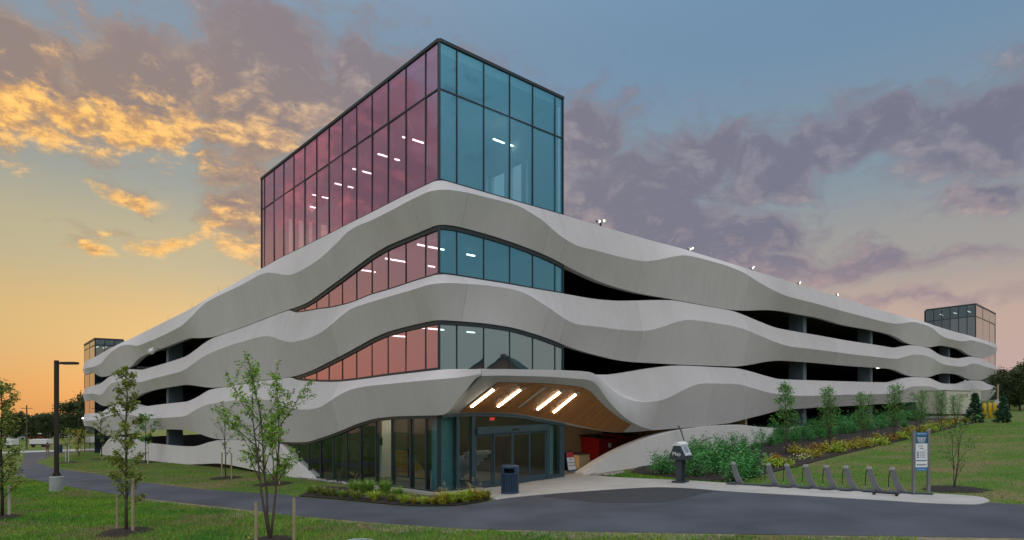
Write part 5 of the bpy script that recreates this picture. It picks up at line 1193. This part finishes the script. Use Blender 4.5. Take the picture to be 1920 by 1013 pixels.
# map stand
p = gp(1276, 905.5); e = thing('map_stand', 'slate map stand with white gabled cap beside the pavement edge', 'map stand', p + Vector((0, 0, .03)), R(52))
for sx in (-1, 1):
    mb = MB(); mb.prism([(sx * .20, -.10, .06), (sx * .20, .10, .06), (sx * .20, .14, 1.0), (sx * .20, -.14, 1.0)], (1, 0, 0), -.055, .055); mb.build('leg', 'kiosk', e)
    mb = MB(); mb.box(sx * .20 - .13, sx * .20 + .13, -.26, .26, 0, .06); mb.build('foot', 'kiosk', e)
mb = MB(); mb.prism([(-.42, -.34, .98), (-.42, .34, .98), (-.42, .30, 1.12), (-.42, .13, 1.58), (-.42, -.13, 1.58), (-.42, -.34, 1.12)], (1, 0, 0), 0, .84); hd = mb.build('head', 'kiosk', e)
mb = MB(); mb.prism([(-.44, -.17, 1.56), (-.44, .17, 1.56), (-.44, .17, 1.62), (-.44, 0, 1.72), (-.44, -.17, 1.62)], (1, 0, 0), 0, .88); mb.build('cap', 'white_paint', e)
a, b = Vector((0, -.352, 1.14)), Vector((0, -.142, 1.56)); upv = (b - a).normalized(); nv = Vector((1, 0, 0)).cross(upv)
mb = MB(); mb.hexa([a + Vector((-.36, 0, 0)), a + Vector((.36, 0, 0)), a + Vector((.36, 0, 0)) - nv * -.015, a + Vector((-.36, 0, 0)) + nv * .015, b + Vector((-.36, 0, 0)), b + Vector((.36, 0, 0)), b + Vector((.36, 0, 0)) + nv * .015, b + Vector((-.36, 0, 0)) + nv * .015]); ip = mb.build('info_panel', 'panel_grey', e)
mid = a * .42 + b * .58 + nv * .022
lettering('info_symbol', 'i', .20, mid, (1, 0, 0), upv, 'print_dark', ip)
ring_m = MB(); ring_m.tube([mid + (Vector((1, 0, 0)) * math.cos(t) + upv * math.sin(t)) * .125 for t in [6.2832 * k / 24 for k in range(25)]], .008, 5); ring_m.build('info_symbol', 'print_dark', ip)
mb = MB(); c_ = a * .84 + b * .16 + nv * .018; mb.hexa([c_ + Vector((-.3, 0, 0)) - upv * .02, c_ + Vector((.3, 0, 0)) - upv * .02, c_ + Vector((.3, 0, 0)) - upv * .02 + nv * .004, c_ + Vector((-.3, 0, 0)) - upv * .02 + nv * .004, c_ + Vector((-.3, 0, 0)) + upv * .02, c_ + Vector((.3, 0, 0)) + upv * .02, c_ + Vector((.3, 0, 0)) + upv * .02 + nv * .004, c_ + Vector((-.3, 0, 0)) + upv * .02 + nv * .004]); mb.build('text_line', 'sign_white', ip)
lettering('map_lettering', 'Map', .22, (-.424, 0, 1.22), (0, -1, 0), (0, 0, 1), 'sign_white', hd)
# bike docks: curved blades on one base rail
dpx = [(1383, 908.5), (1449, 912), (1484, 914.3), (1520, 916.2), (1559, 918.4), (1596, 920.4), (1640, 922.8), (1684, 925.3)]
D = [gp(*q) for q in dpx]; dirv = (D[-1] - D[0]); rz = math.atan2(dirv.y, dirv.x)
e0 = thing('bike_dock', 'x', 'bike dock', D[0], rz, 'empty bike docks on the rail')
mb = MB(); out = []
prof_ = [(-.17, .84), (-.20, .80), (-.165, .60), (-.13, .42), (-.07, .22), (0, .05), (.20, .05), (.12, .16), (.05, .32), (-.01, .52), (-.05, .70), (-.075, .82)]
mb.prism([(x * 1.25, -.065, z) for x, z in prof_], (0, 1, 0), 0, .13); mb.build('blade', 'dock', e0)
mb = MB(); mb.prism([(-.26, -.07, .79), (-.09, -.07, .77), (-.09, -.07, .83), (-.13, -.07, .865), (-.235, -.07, .865)], (0, 1, 0), 0, .14); mb.build('cap', 'dock_cap', e0)
mb = MB(); mb.prism([(-.34, -.42, .02), (.08, -.42, .02), (.08, -.42, .07), (-.30, -.42, .045)], (0, 1, 0), 0, .52); mb.build('wheel_plate', 'rail', e0)
mb = MB(); mb.tube([(-.24, -.09, .74), (-.27, -.09, .45), (-.27, -.09, .16)], .014, 6); cb_ = mb.build('cable', 'black', e0)
mb = MB(); mb.tube([(-.27, -.09, .17), (-.27, -.09, .10)], .02, 6); mb.build('cable_plug', 'dock_cap', cb_)
ordn = ['first bike dock at the left end, set apart from the rest', 'second bike dock from the left', 'third bike dock from the left', 'fourth bike dock from the left', 'fifth bike dock, fourth from the sign', 'sixth bike dock, third from the sign', 'seventh bike dock, second from the sign', 'last bike dock at the right end beside the sign']
for k, q in enumerate(D):
    t = e0 if k == 0 else copy_tree(e0); t.location = q + Vector((0, 0, .03)); t['label'] = ordn[k]
A, Bv = gp(1374, 909.5), gp(1749, 929.5)
mb = MB(); d = (Bv - A).normalized(); n_ = Vector((-d.y, d.x, 0)) * .09
for z0, z1, s_ in ((.0, .045, 1.0), (.045, .055, .8)):
    mb.hexa([A - n_ * s_ + Vector((0, 0, z0 + .029)), Bv - n_ * s_ + Vector((0, 0, z0 + .029)), Bv + n_ * s_ + Vector((0, 0, z0 + .029)), A + n_ * s_ + Vector((0, 0, z0 + .029)), A - n_ * s_ + Vector((0, 0, z1 + .029)), Bv - n_ * s_ + Vector((0, 0, z1 + .029)), Bv + n_ * s_ + Vector((0, 0, z1 + .029)), A + n_ * s_ + Vector((0, 0, z1 + .029))])
tag(mb.build('dock_rail', 'rail', loc=A, absolute=True), 'long dark steel base rail joining the bike docks', 'rail')
p = gp(1660, 930.5, .03); e = thing('tow_dolly', 'low black bar with small wheels lying before the last bike docks', 'dolly', p, rz)
mb = MB(); mb.box(-.36, .36, -.03, .03, .05, .085); mb.tube([(-.36, 0, .07), (-.42, 0, .10)], .012, 6); mb.build('bar', 'black', e)
for x in (-.33, .33):
    for y in (-.11, .11): q = MB(); q.tube([(x, y - .015, .04), (x, y + .015, .04)], .038, 12); q.build('wheel', 'tyre', e)
    q = MB(); q.tube([(x, -.11, .04), (x, .11, .04)], .01, 6); q.build('axle', 'black', e)
# bike share sign
A, Bv = gp(1713, 926.5), gp(1741, 928.5); p = (A + Bv) / 2; hs = (927 - 807) / F * p.y; w_ = (28 / F * p.y) / 2 + .02
e = thing('bike_share_sign', 'blue and white bike share sign between two steel posts', 'sign', p + Vector((0, 0, .03)), R(6))
for sx in (-1, 1):
    q = MB(); q.prism([(sx * w_ - .045, -.04, 0), (sx * w_ + .045, -.04, 0), (sx * w_ + .045, -.04, hs + (.03 if sx > 0 else -.03)), (sx * w_ - .045, -.04, hs + (-.03 if sx > 0 else .0))], (0, 1, 0), 0, .08); q.build('post', 'galv', e)
    q = MB(); q.box(sx * w_ - .10, sx * w_ + .10, -.12, .12, 0, .02); q.build('foot_plate', 'rail', e)
iw = w_ - .047; z_top, z_bot = hs - .09, hs - 1.40
q = MB(); q.box(-iw, iw, -.02, .02, z_bot, z_top); bd = q.build('panel', 'sign_blue', e)
zz = lambda f: z_top - f * (z_top - z_bot)
def ins(z0, z1, x0, x1, mt_, nm='print_block', dy=.024): q = MB(); q.box(x0 * iw, x1 * iw, -dy, -.0205, zz(z1), zz(z0)); return q.build(nm, mt_, bd)
ins(0, .08, -1, 1, 'sign_mid', 'header_strip', .022); ins(.29, .905, -.97, .97, 'sign_white', 'white_field'); ins(.91, 1, -1, 1, 'sign_mid', 'footer_strip')
fw = (0, 0, 1)
lettering('sign_lettering', 'Wilmington', .075, (0, -.024, zz(.14)), (1, 0, 0), fw, 'sign_white', bd)
lettering('sign_lettering', 'BIKE', .15, (0, -.024, zz(.195)), (1, 0, 0), fw, 'sign_white', bd); lettering('sign_lettering', 'SHARE', .068, (0, -.024, zz(.255)), (1, 0, 0), fw, 'sign_white', bd)
for k in range(4): ins(.50 + .045 * k, .53 + .045 * k, -.75, -.45, 'sign_mid', 'pictogram', .028); ins(.505 + .045 * k, .512 + .045 * k, -.3, .75, 'print', 'text_line', .028); ins(.52 + .045 * k, .525 + .045 * k, -.3, .55, 'print', 'text_line', .028)
ins(.72, .745, -.85, .85, 'sign_blue', 'rule', .028); ins(.34, .35, -.6, .3, 'print', 'text_line', .028); ins(.37, .38, -.6, .2, 'print', 'text_line', .028); ins(.41, .425, -.3, .3, 'print_dark', 'text_line', .028); ins(.455, .462, .2, .8, 'print_red', 'text_line', .028)
q = MB(); q.tube([(-.62 * iw, -.0245, zz(.84)), (-.62 * iw, -.028, zz(.84))], .028, 12); q.build('emblem', 'print_dark', bd); ins(.825, .842, -.45, .8, 'print_dark', 'text_line', .028); ins(.855, .865, -.45, .6, 'print', 'text_line', .028); ins(.955, .962, -.7, .7, 'sign_white', 'text_line', .025)
ins(.035, .045, -.7, .7, 'sign_white', 'text_line', .025)
# A frame notice in the service bay
s, _ = fac('R', 1066, 870, -.9); gpos = gp(1066, 884); e = thing('sandwich_board', 'red and white sandwich board standing just right of the entrance', 'sign', gpos + Vector((0, 0, .03)), R(40))
hh = 36 / F * gpos.y
for sy in (-1, 1):
    q = MB(); q.hexa([(-.34, sy * .30 - .015, 0), (.34, sy * .30 - .015, 0), (.34, sy * .30 + .015, 0), (-.34, sy * .30 + .015, 0), (-.26, sy * .03 - .015, hh), (.26, sy * .03 - .015, hh), (.26, sy * .03 + .015, hh), (-.26, sy * .03 + .015, hh)]); bdd = q.build('board', 'black', e)
    if sy < 0:
        L_ = lambda x, f, d=.018: (x * (.33 - .08 * f), -.30 + .27 * f - d, hh * f)
        for (f0, f1, mt_) in ((.08, .70, 'sign_white'), (.70, .97, 'print_red'), (.03, .08, 'sign_mid')):
            q = MB(); q.add([L_(-.95, f0), L_(.95, f0), L_(.95, f1), L_(-.95, f1)], [(0, 1, 2, 3)]); q.build('print_field', mt_, bdd)
        ud = Vector((0, .27, hh)).normalized()
        for tx, f, sz, mt_ in (('NO', .60, .15, 'print_dark'), ('WALKING', .44, .12, 'print_dark'), ('THROUGH', .29, .115, 'print_dark')):
            lettering('sign_lettering', tx, sz, L_(0, f, .022), (1, 0, 0), ud, mt_, bdd)
# dumpsters
def dumpster(px0, px1, o, label, logo):
    s0, _ = fac('R', px0, 850, o); s1, _ = fac('R', px1, 850, o); c = bw('R', (s0 + s1) / 2, o - .7, 0.03); w = (s1 - s0) / 2
    e = thing('dumpster', label, 'dumpster', c, math.atan2(DR.y, DR.x), 'red dumpsters in the service bay'); h = 1.42
    q = MB(); q.hexa([(-w * .94, -.68, .14), (w * .94, -.68, .14), (w * .94, .6, .14), (-w * .94, .6, .14), (-w, -.75, h), (w, -.75, h), (w, .7, h + .1), (-w, .7, h + .1)]); q.build('body', 'red_metal', e)
    q = MB(); q.hexa([(-w - .06, -.82, h), (w + .06, -.82, h), (w + .06, .74, h + .12), (-w - .06, .74, h + .12), (-w - .06, -.82, h + .06), (w + .06, -.82, h + .06), (w + .06, .74, h + .2), (-w - .06, .74, h + .2)]); q.build('lid', 'black', e)
    q = MB(); q.box(-w - .03, w + .03, -.80, -.72, h - .16, h - .02); q.build('rim', 'red_metal', e)
    for sx in (-.8, .8):
        for sy in (-.5, .5): q = MB(); q.tube([(sx * w, sy - .03, .07), (sx * w, sy + .03, .07)], .07, 10); q.build('caster', 'tyre', e)
    if logo: q = MB(); q.tube([(.2, -.755, 1.0), (.2, -.775, 1.0)], .15, 14); q.build('badge', 'sign_white', e); q = MB(); q.prism([(.13, -.778, .95), (.27, -.778, .95), (.2, -.778, 1.09)], (0, -1, 0), 0, .004); q.build('badge_mark', 'print', e)
dumpster(1122, 1153, -3.2, 'front red dumpster with black lid and white badge', True)
dumpster(1164, 1195, -4.0, 'rear red dumpster half hidden by the sloping wall', False)
p = bw('R', fac('R', 1088, 875, -2.2)[0], -2.2, .03); e = thing('crate_box', 'brown box in the service bay beside the sandwich board', 'box', p, math.atan2(DR.y, DR.x))
q = MB(); q.box(-.45, .45, -.3, .3, 0, .72); bx_ = q.build('carton', 'tan_wall', e); q = MB(); q.box(-.47, .47, -.32, .32, .72, .76); q.build('lid', 'bark', e)
# generator enclosure and bollards
A, Bv = at_depth(1774, 60), at_depth(1838, 62); p = (A + Bv) / 2; hg = (783 - 733) / F * p.y; wg = (Bv - A).length / 2
ga = math.atan2(Bv.y - A.y, Bv.x - A.x)
e = thing('generator', 'cream generator enclosure with black lettering behind the trees', 'generator', p, ga)
q = MB(); q.box(-wg, wg, 0, 3.0, -.5, .20); q.build('plinth', 'paving', e); q = MB(); q.box(-wg + .05, wg - .05, .05, 2.9, .20, .42); q.build('skid', 'black', e)
q = MB(); q.box(-wg, wg * .40, -.02, 2.95, .42, hg); gb = q.build('enclosure', 'cream', e); q = MB(); q.box(wg * .40 + .01, wg, -.05, 2.95, .42, hg + .05); q.build('enclosure', 'cream', e)
q = MB(); q.box(-wg - .03, wg + .03, -.08, 3.0, hg + .05, hg + .12); q.build('roof_panel', 'cream', e)
for k in range(4): q = MB(); x = -wg + .12 + k * (wg * 1.3 / 4); q.box(x, x + wg * .3, -.035, -.021, .6, hg * .62); q.build('door_panel', 'cream', gb)
lettering('maker_lettering', 'KOHLER', .50, (-wg * .08, -.024, hg - .46), (1, 0, 0), (0, 0, 1), 'black', gb)
mb = MB(); mb.tube([(0, 0, -.1), (0, 0, 1.32), (0, 0, 1.40), (0, 0, 1.44)], [.13, .13, .10, .02], 16); bm = mb.mesh('yellow_bollard', 'yellow', True)
for k, (px, py, lab) in enumerate(((1846, 782, 'left of the three front yellow bollards'), (1856, 782, 'middle of the three front yellow bollards'), (1865, 781.5, 'right of the three front yellow bollards'), (1874.5, 780, 'yellow bollard half hidden behind the broad evergreen'))):
    p = at_depth(px, 56 + .8 * k); o = tag(link('yellow_bollard', bm, None, p), lab, 'bollard', 'yellow bollards beside the generator'); sc = (29.5 / F * p.y) / 1.44; o.scale = (sc, sc, sc)
p = at_depth(1871, 66); e = thing('utility_post', 'thin timber utility post behind the yellow bollards', 'post', p); q = MB(); q.tube([(0, 0, -.2), (0, 0, 3.4)], .09, 8); q.build('post', 'stake', e); q = MB(); q.box(-.2, .2, -.2, .2, 1.1, 1.7); q.build('meter_box', 'white_paint', e)
# floor pit rim at the bottom edge
p = gp(675, 1016); mb = MB(); mb.tube([(math.cos(t) * .32, math.sin(t) * .18, .02) for t in [6.2832 * k / 28 for k in range(29)]], .03, 6)
tag(mb.build('drain_rim', 'panel_grey', loc=p, smooth=True), 'pale grey drain rim in the grass at the bottom edge', 'drain')
# angled pipe on the base wall above the map stand
s, z = fac('R', 1279, 812, .6); mb = MB(); mb.tube([bw('R', s - .15, .45, z + .42), bw('R', s, .55, z + .1), bw('R', s + .25, .75, z - 1.0)], [.07, .05, .035], 8); mb.build('downpipe', 'galv', GA, absolute=True)

# ------------------------------------------------------------------ far left: person, cars, bins, trees
p = gp(89, 858); ph = 1.68
pv = {'pel': (0, 0, .92), 'sp': (0, .01, 1.15), 'ch': (0, 0, 1.36), 'nk': (0, .01, 1.48), 'hd': (0, -.01, 1.58), 'tp': (0, -.01, 1.66), 'sl': (-.17, 0, 1.40), 'el': (-.23, .03, 1.13), 'hl': (-.22, -.08, .90), 'sr': (.17, 0, 1.40), 'er': (.24, .02, 1.14), 'hr': (.26, -.10, .93),
      'pl': (-.09, 0, .88), 'kl': (-.11, -.10, .50), 'al': (-.12, .02, .09), 'fl': (-.12, -.14, .04), 'pr': (.09, 0, .88), 'kr': (.11, .03, .49), 'ar': (.12, .16, .10), 'fr': (.12, .03, .04)}
pe_ = [('pel', 'sp'), ('sp', 'ch'), ('ch', 'nk'), ('nk', 'hd'), ('hd', 'tp'), ('ch', 'sl'), ('sl', 'el'), ('el', 'hl'), ('ch', 'sr'), ('sr', 'er'), ('er', 'hr'), ('pel', 'pl'), ('pl', 'kl'), ('kl', 'al'), ('al', 'fl'), ('pel', 'pr'), ('pr', 'kr'), ('kr', 'ar'), ('ar', 'fr')]
pr_ = dict(pel=.13, sp=.115, ch=.135, nk=.055, hd=.095, tp=.07, sl=.065, el=.045, hl=.035, sr=.065, er=.045, hr=.035, pl=.095, kl=.065, al=.042, fl=.035, pr=.095, kr=.065, ar=.042, fr=.035)
ks = list(pv); me = bpy.data.meshes.new('person'); me.from_pydata([pv[k] for k in ks], [(ks.index(a), ks.index(b)) for a, b in pe_], [])
tmp = bpy.data.objects.new('person_skeleton', me); COL.objects.link(tmp); md = tmp.modifiers.new('skin', 'SKIN')
for k, sv_ in zip(ks, me.skin_vertices[0].data): sv_.radius = (pr_[k], pr_[k] * .8 if k in ('pel', 'sp', 'ch') else pr_[k]); sv_.use_root = (k == 'pel')
ms = tmp.modifiers.new('sub', 'SUBSURF'); ms.levels = 2; ms.render_levels = 2
bpy.context.view_layer.update(); bme = bpy.data.meshes.new_from_object(tmp.evaluated_get(bpy.context.evaluated_depsgraph_get())); bpy.data.objects.remove(tmp)
bme.materials.clear()
for q in ('skin', 'shirt', 'trousers', 'black'): bme.materials.append(M[q])
for f in bme.polygons:
    z, x = f.center.z, abs(f.center.x); f.material_index = 3 if z < .09 else 2 if z < .95 and x < .2 else 1 if z < 1.45 and not (x > .19 and z < 1.15) else 0; f.use_smooth = True
e = thing('person', 'person in a dark top and khaki trousers walking on the far path', 'person', p, R(15)); link('body', bme, e)
q = MB(); q.tube([(0, .01, 1.56), (0, .012, 1.64), (0, .0, 1.70), (0, 0, 1.725)], [.10, .108, .08, .02], 12); q.build('hair', 'hair', e, smooth=True)
p = gp(112, 849); e = thing('litter_bin', 'small dark litter bin beyond the lamp post', 'litter bin', p); q = MB(); q.tube([(0, 0, 0), (0, 0, 1.0)], [.30, .34], 14); q.build('body', 'bin_blue', e); q = MB(); q.tube([(0, 0, 1.0), (0, 0, 1.14)], [.36, .2], 14); q.build('lid', 'black', e)
def make_car(col):
    e = thing('parked_car', 'x', 'car', (0, 0, 0)); mb = MB()
    mb.prism([(-2.2, -.85, .3), (2.2, -.85, .3), (2.25, -.85, .75), (1.3, -.85, .92), (.6, -.85, 1.42), (-1.1, -.85, 1.45), (-1.9, -.85, .98), (-2.25, -.85, .9)], (0, 1, 0), 0, 1.7); mb.build('body', col, e)
    mb = MB(); mb.prism([(1.05, -.87, .95), (.55, -.87, 1.36), (-1.05, -.87, 1.38), (-1.6, -.87, .98)], (0, 1, 0), 0, 1.74); mb.build('window', 'dark_in', e)
    for x in (-1.4, 1.4):
        for y in (-.82, .82): q = MB(); q.tube([(x, y - .1, .32), (x, y + .1, .32)], .33, 14); q.build('wheel', 'tyre', e)
    return e
cars = [make_car(c) for c in ('car_white', 'car_grey', 'car_red')]
cl = ['white', 'dark grey', 'red']
cpx = [(28, 817, 0), (46, 817.5, 1), (60, 816, 0), (72, 816, 2), (84, 815.5, 0), (96, 815.5, 1), (118, 815, 0), (131, 816, 1), (5, 818, 2)]
used = set()
for k, (px, py, c) in enumerate(cpx):
    p = at_depth(px, 165 + (k % 3) * 9); t = copy_tree(cars[c]) if c in used else cars[c]; used.add(c)
    t.location = p; t.rotation_euler.z = R(78 + 9 * (k % 3)); t['group'] = 'cars parked far left: ' + cl[c]; t['label'] = 'tiny ' + cl[c] + ' car in the far parking lot at the left'
for (px, lab, w, h) in ((77, 'white box trailer in the far lot left of the lamp post', 2.7, .8), (14, 'pale blue box trailer in the far lot at the left edge', 2.4, 1.0)):
    p = at_depth(px, 105); e = thing('box_trailer', lab, 'trailer', p, R(6)); q = MB(); q.box(-w / 2 * 1.02, w / 2 * 1.05, -.9, .9, .55, .55 + h); q.build('box', 'white_paint', e)
    q = MB(); q.box(-w / 2, w / 2, -.8, .8, .40, .55); q.build('chassis', 'black', e)
    for x in (-w * .3, w * .3): q = MB(); q.tube([(x, -.85, .3), (x, -.6, .3)], .3, 12); q.build('wheel', 'tyre', e)
def pole(px, depth, h, label, lamp=False):
    p = at_depth(px, depth); e = thing('far_lamp_post' if lamp else 'utility_pole', label, 'pole', p); q = MB(); q.tube([(0, 0, -.3), (0, 0, h)], [.12, .08], 8); q.build('pole', 'bark' if not lamp else 'black', e)
    if lamp: q = MB(); q.tube([(0, 0, h), (.5, 0, h + .15), (1.0, 0, h + .1)], .05, 6); q.build('arm', 'black', e); q = MB(); q.tube([(1.0, 0, h - .05), (1.0, 0, h + .12), (1.0, 0, h + .2)], [.32, .25, .05], 12); q.build('lamp_head', 'lamp_white', e)
    else: q = MB(); q.tube([(-.9, 0, h - .5), (.9, 0, h - .5)], .05, 6); q.build('crossarm', 'bark', e)
pole(50, 95, 7.0, 'thin utility pole in the far left lot'); pole(147, 110, 4.8, 'small far lamp left of the garage end', True); pole(1912, 95, 6.0, 'thin pole at the foot of the hill on the right')
bigt = [make_tree(11, 4.6, .12, 301 + k, 'leaf_far', 'bark_dark', nl=6500, ls=.62, limbs=30, up=.55, trunk_r=.22, shape='oval', sub=6, clump=.4) for k in range(3)]
def big(px, depth, h, k, lab, grp='trees in the far left background'): return place_tree('broadleaf_tree', bigt[k], at_depth(px, depth), lab, group=grp, rz=px, sc=h / 11)
big(150, 120, 7.8, 0, 'large dark tree just left of the garage end'); big(171, 128, 9.2, 1, 'dark tree touching the far left corner of the garage'); big(92, 150, 6.0, 2, 'round tree beyond the lot right of the far pole'); big(60, 160, 6.0, 0, 'round tree beyond the lot left of the lamp post'); big(30, 150, 6.5, 1, 'round tree beyond the lot above the trailers'); big(118, 150, 5.5, 2, 'low round tree behind the lamp post')
for k, (px, dp, h) in enumerate(((1893, 88, 5.5), (1912, 82, 5.0), (1935, 90, 6.5), (1960, 100, 7.5), (1905, 120, 6.0))): big(px, dp, h, k % 3, ['dark tree right of the broad evergreen at the foot of the hill', 'dark tree at the right edge of the picture', 'tree beyond the right edge below the hill', 'farther tree beyond the right edge below the hill', 'small tree on the hill foot at the right'][k], 'trees at the right edge')
# wooded hills far behind
def hill(name, pts, depth, label, seed, thick=60):
    rg = np.random.RandomState(seed); V = []; Fq = []; n = 140; xs_ = np.interp(np.linspace(0, 1, n), np.linspace(0, 1, len(pts)), [a for a, b in pts]); tp = np.interp(np.linspace(0, 1, n), np.linspace(0, 1, len(pts)), [b for a, b in pts])
    rows = 9
    for i in range(n):
        for j in range(rows):
            t = j / (rows - 1); y = depth + thick * (t - .3); x = (xs_[i] - CX) / F * y; zt = CAMZ - (tp[i] - HY) / F * depth; zb = float(G(x, y)) - .5
            hgt = math.sin(math.pi * min(1, t * 1.25 + .0)) if t < .8 else .0
            V.append((x + rg.randn() * 1.0, y + rg.randn() * 2, zb + max(0, (zt - zb)) * hgt * (1 + .10 * rg.randn())))
    for i in range(n - 1):
        for j in range(rows - 1): k = i * rows + j; Fq.append((k, k + rows, k + rows + 1, k + 1))
    o = tag(link(name, np_mesh(name, np.array(V), np.array(Fq), 'hill')), kind='structure')
    # tree crowns standing on it as one mass
    P = []
    for q in range(5200):
        i = rg.randint(0, n); j = rg.randint(0, 6); P.append(np.array(V[i * rows + j]) + rg.randn(3) * (1.5, 3, 1.2) * (depth / 260))
    Vq, F4 = leaf_quads(np.array(P), 2.6 * depth / 260, rg, .8, 0)
    tag(link('hill_wood', np_mesh('hill_wood', Vq, F4, 'leaf_far')), label, 'wood', kind='stuff')
hill('hill', [(-500, 792), (-100, 790), (10, 796), (50, 794), (90, 791), (130, 790), (170, 792), (300, 795)], 330, 'far wooded ridge on the left horizon', 5)
hill('hill', [(1780, 758), (1850, 738), (1880, 722), (1915, 714), (1980, 706), (2200, 690), (2600, 690)], 230, 'wooded hill rising at the right edge', 6)
# brick houses across the road to the right (mirrored in the blue glass)
def house(x, y, rz_, label, w=9, d=11, h=5.0, rh=4.2):
    e = thing('brick_house', label, 'house', (x, y, float(G(x, y))), rz_, 'brick houses across the road'); q = MB()
    q.prism([(-w / 2, -d / 2, -.5), (w / 2, -d / 2, -.5), (w / 2, -d / 2, h), (0, -d / 2, h + rh), (-w / 2, -d / 2, h)], (0, 1, 0), 0, d); q.build('wall', 'brick', e)
    q = MB()
    for s in (-1, 1): q.hexa([(s * (w / 2 + .5), -d / 2 - .4, h - .42), (s * (w / 2 + .5), d / 2 + .4, h - .42), (0, d / 2 + .4, h + rh + .05), (0, -d / 2 - .4, h + rh + .05), (s * (w / 2 + .5), -d / 2 - .4, h - .2), (s * (w / 2 + .5), d / 2 + .4, h - .2), (0, d / 2 + .4, h + rh + .3), (0, -d / 2 - .4, h + rh + .3)])
    rf = q.build('roof', 'roof_tile', e); q = MB(); q.box(1.6, 2.3, 1, 1.7, h + 2, h + rh + 1.2); q.build('chimney', 'brick', rf)
    for xx in (-2.3, 2.3):
        for z in (1.0, 3.4): q = MB(); q.box(xx - .6, xx + .6, -d / 2 - .05, -d / 2 + .02, z, z + 1.4); wd = q.build('window', 'white_paint', e); q = MB(); q.box(xx - .5, xx + .5, -d / 2 - .07, -d / 2 - .055, z + .1, z + 1.3); q.build('pane', 'dark_in', wd)
    q = MB(); q.box(-.5, .5, -d / 2 - .06, -d / 2 + .02, -.3, 2.1); q.build('door', 'white_paint', e)
house(78, 22, R(-80), 'red brick house opposite the corner, nearer of two', 12); house(78, 38, R(-80), 'red brick house opposite the corner, farther of two', 12); house(76, 6, R(-80), 'red brick house opposite the corner, third down the road', 8)
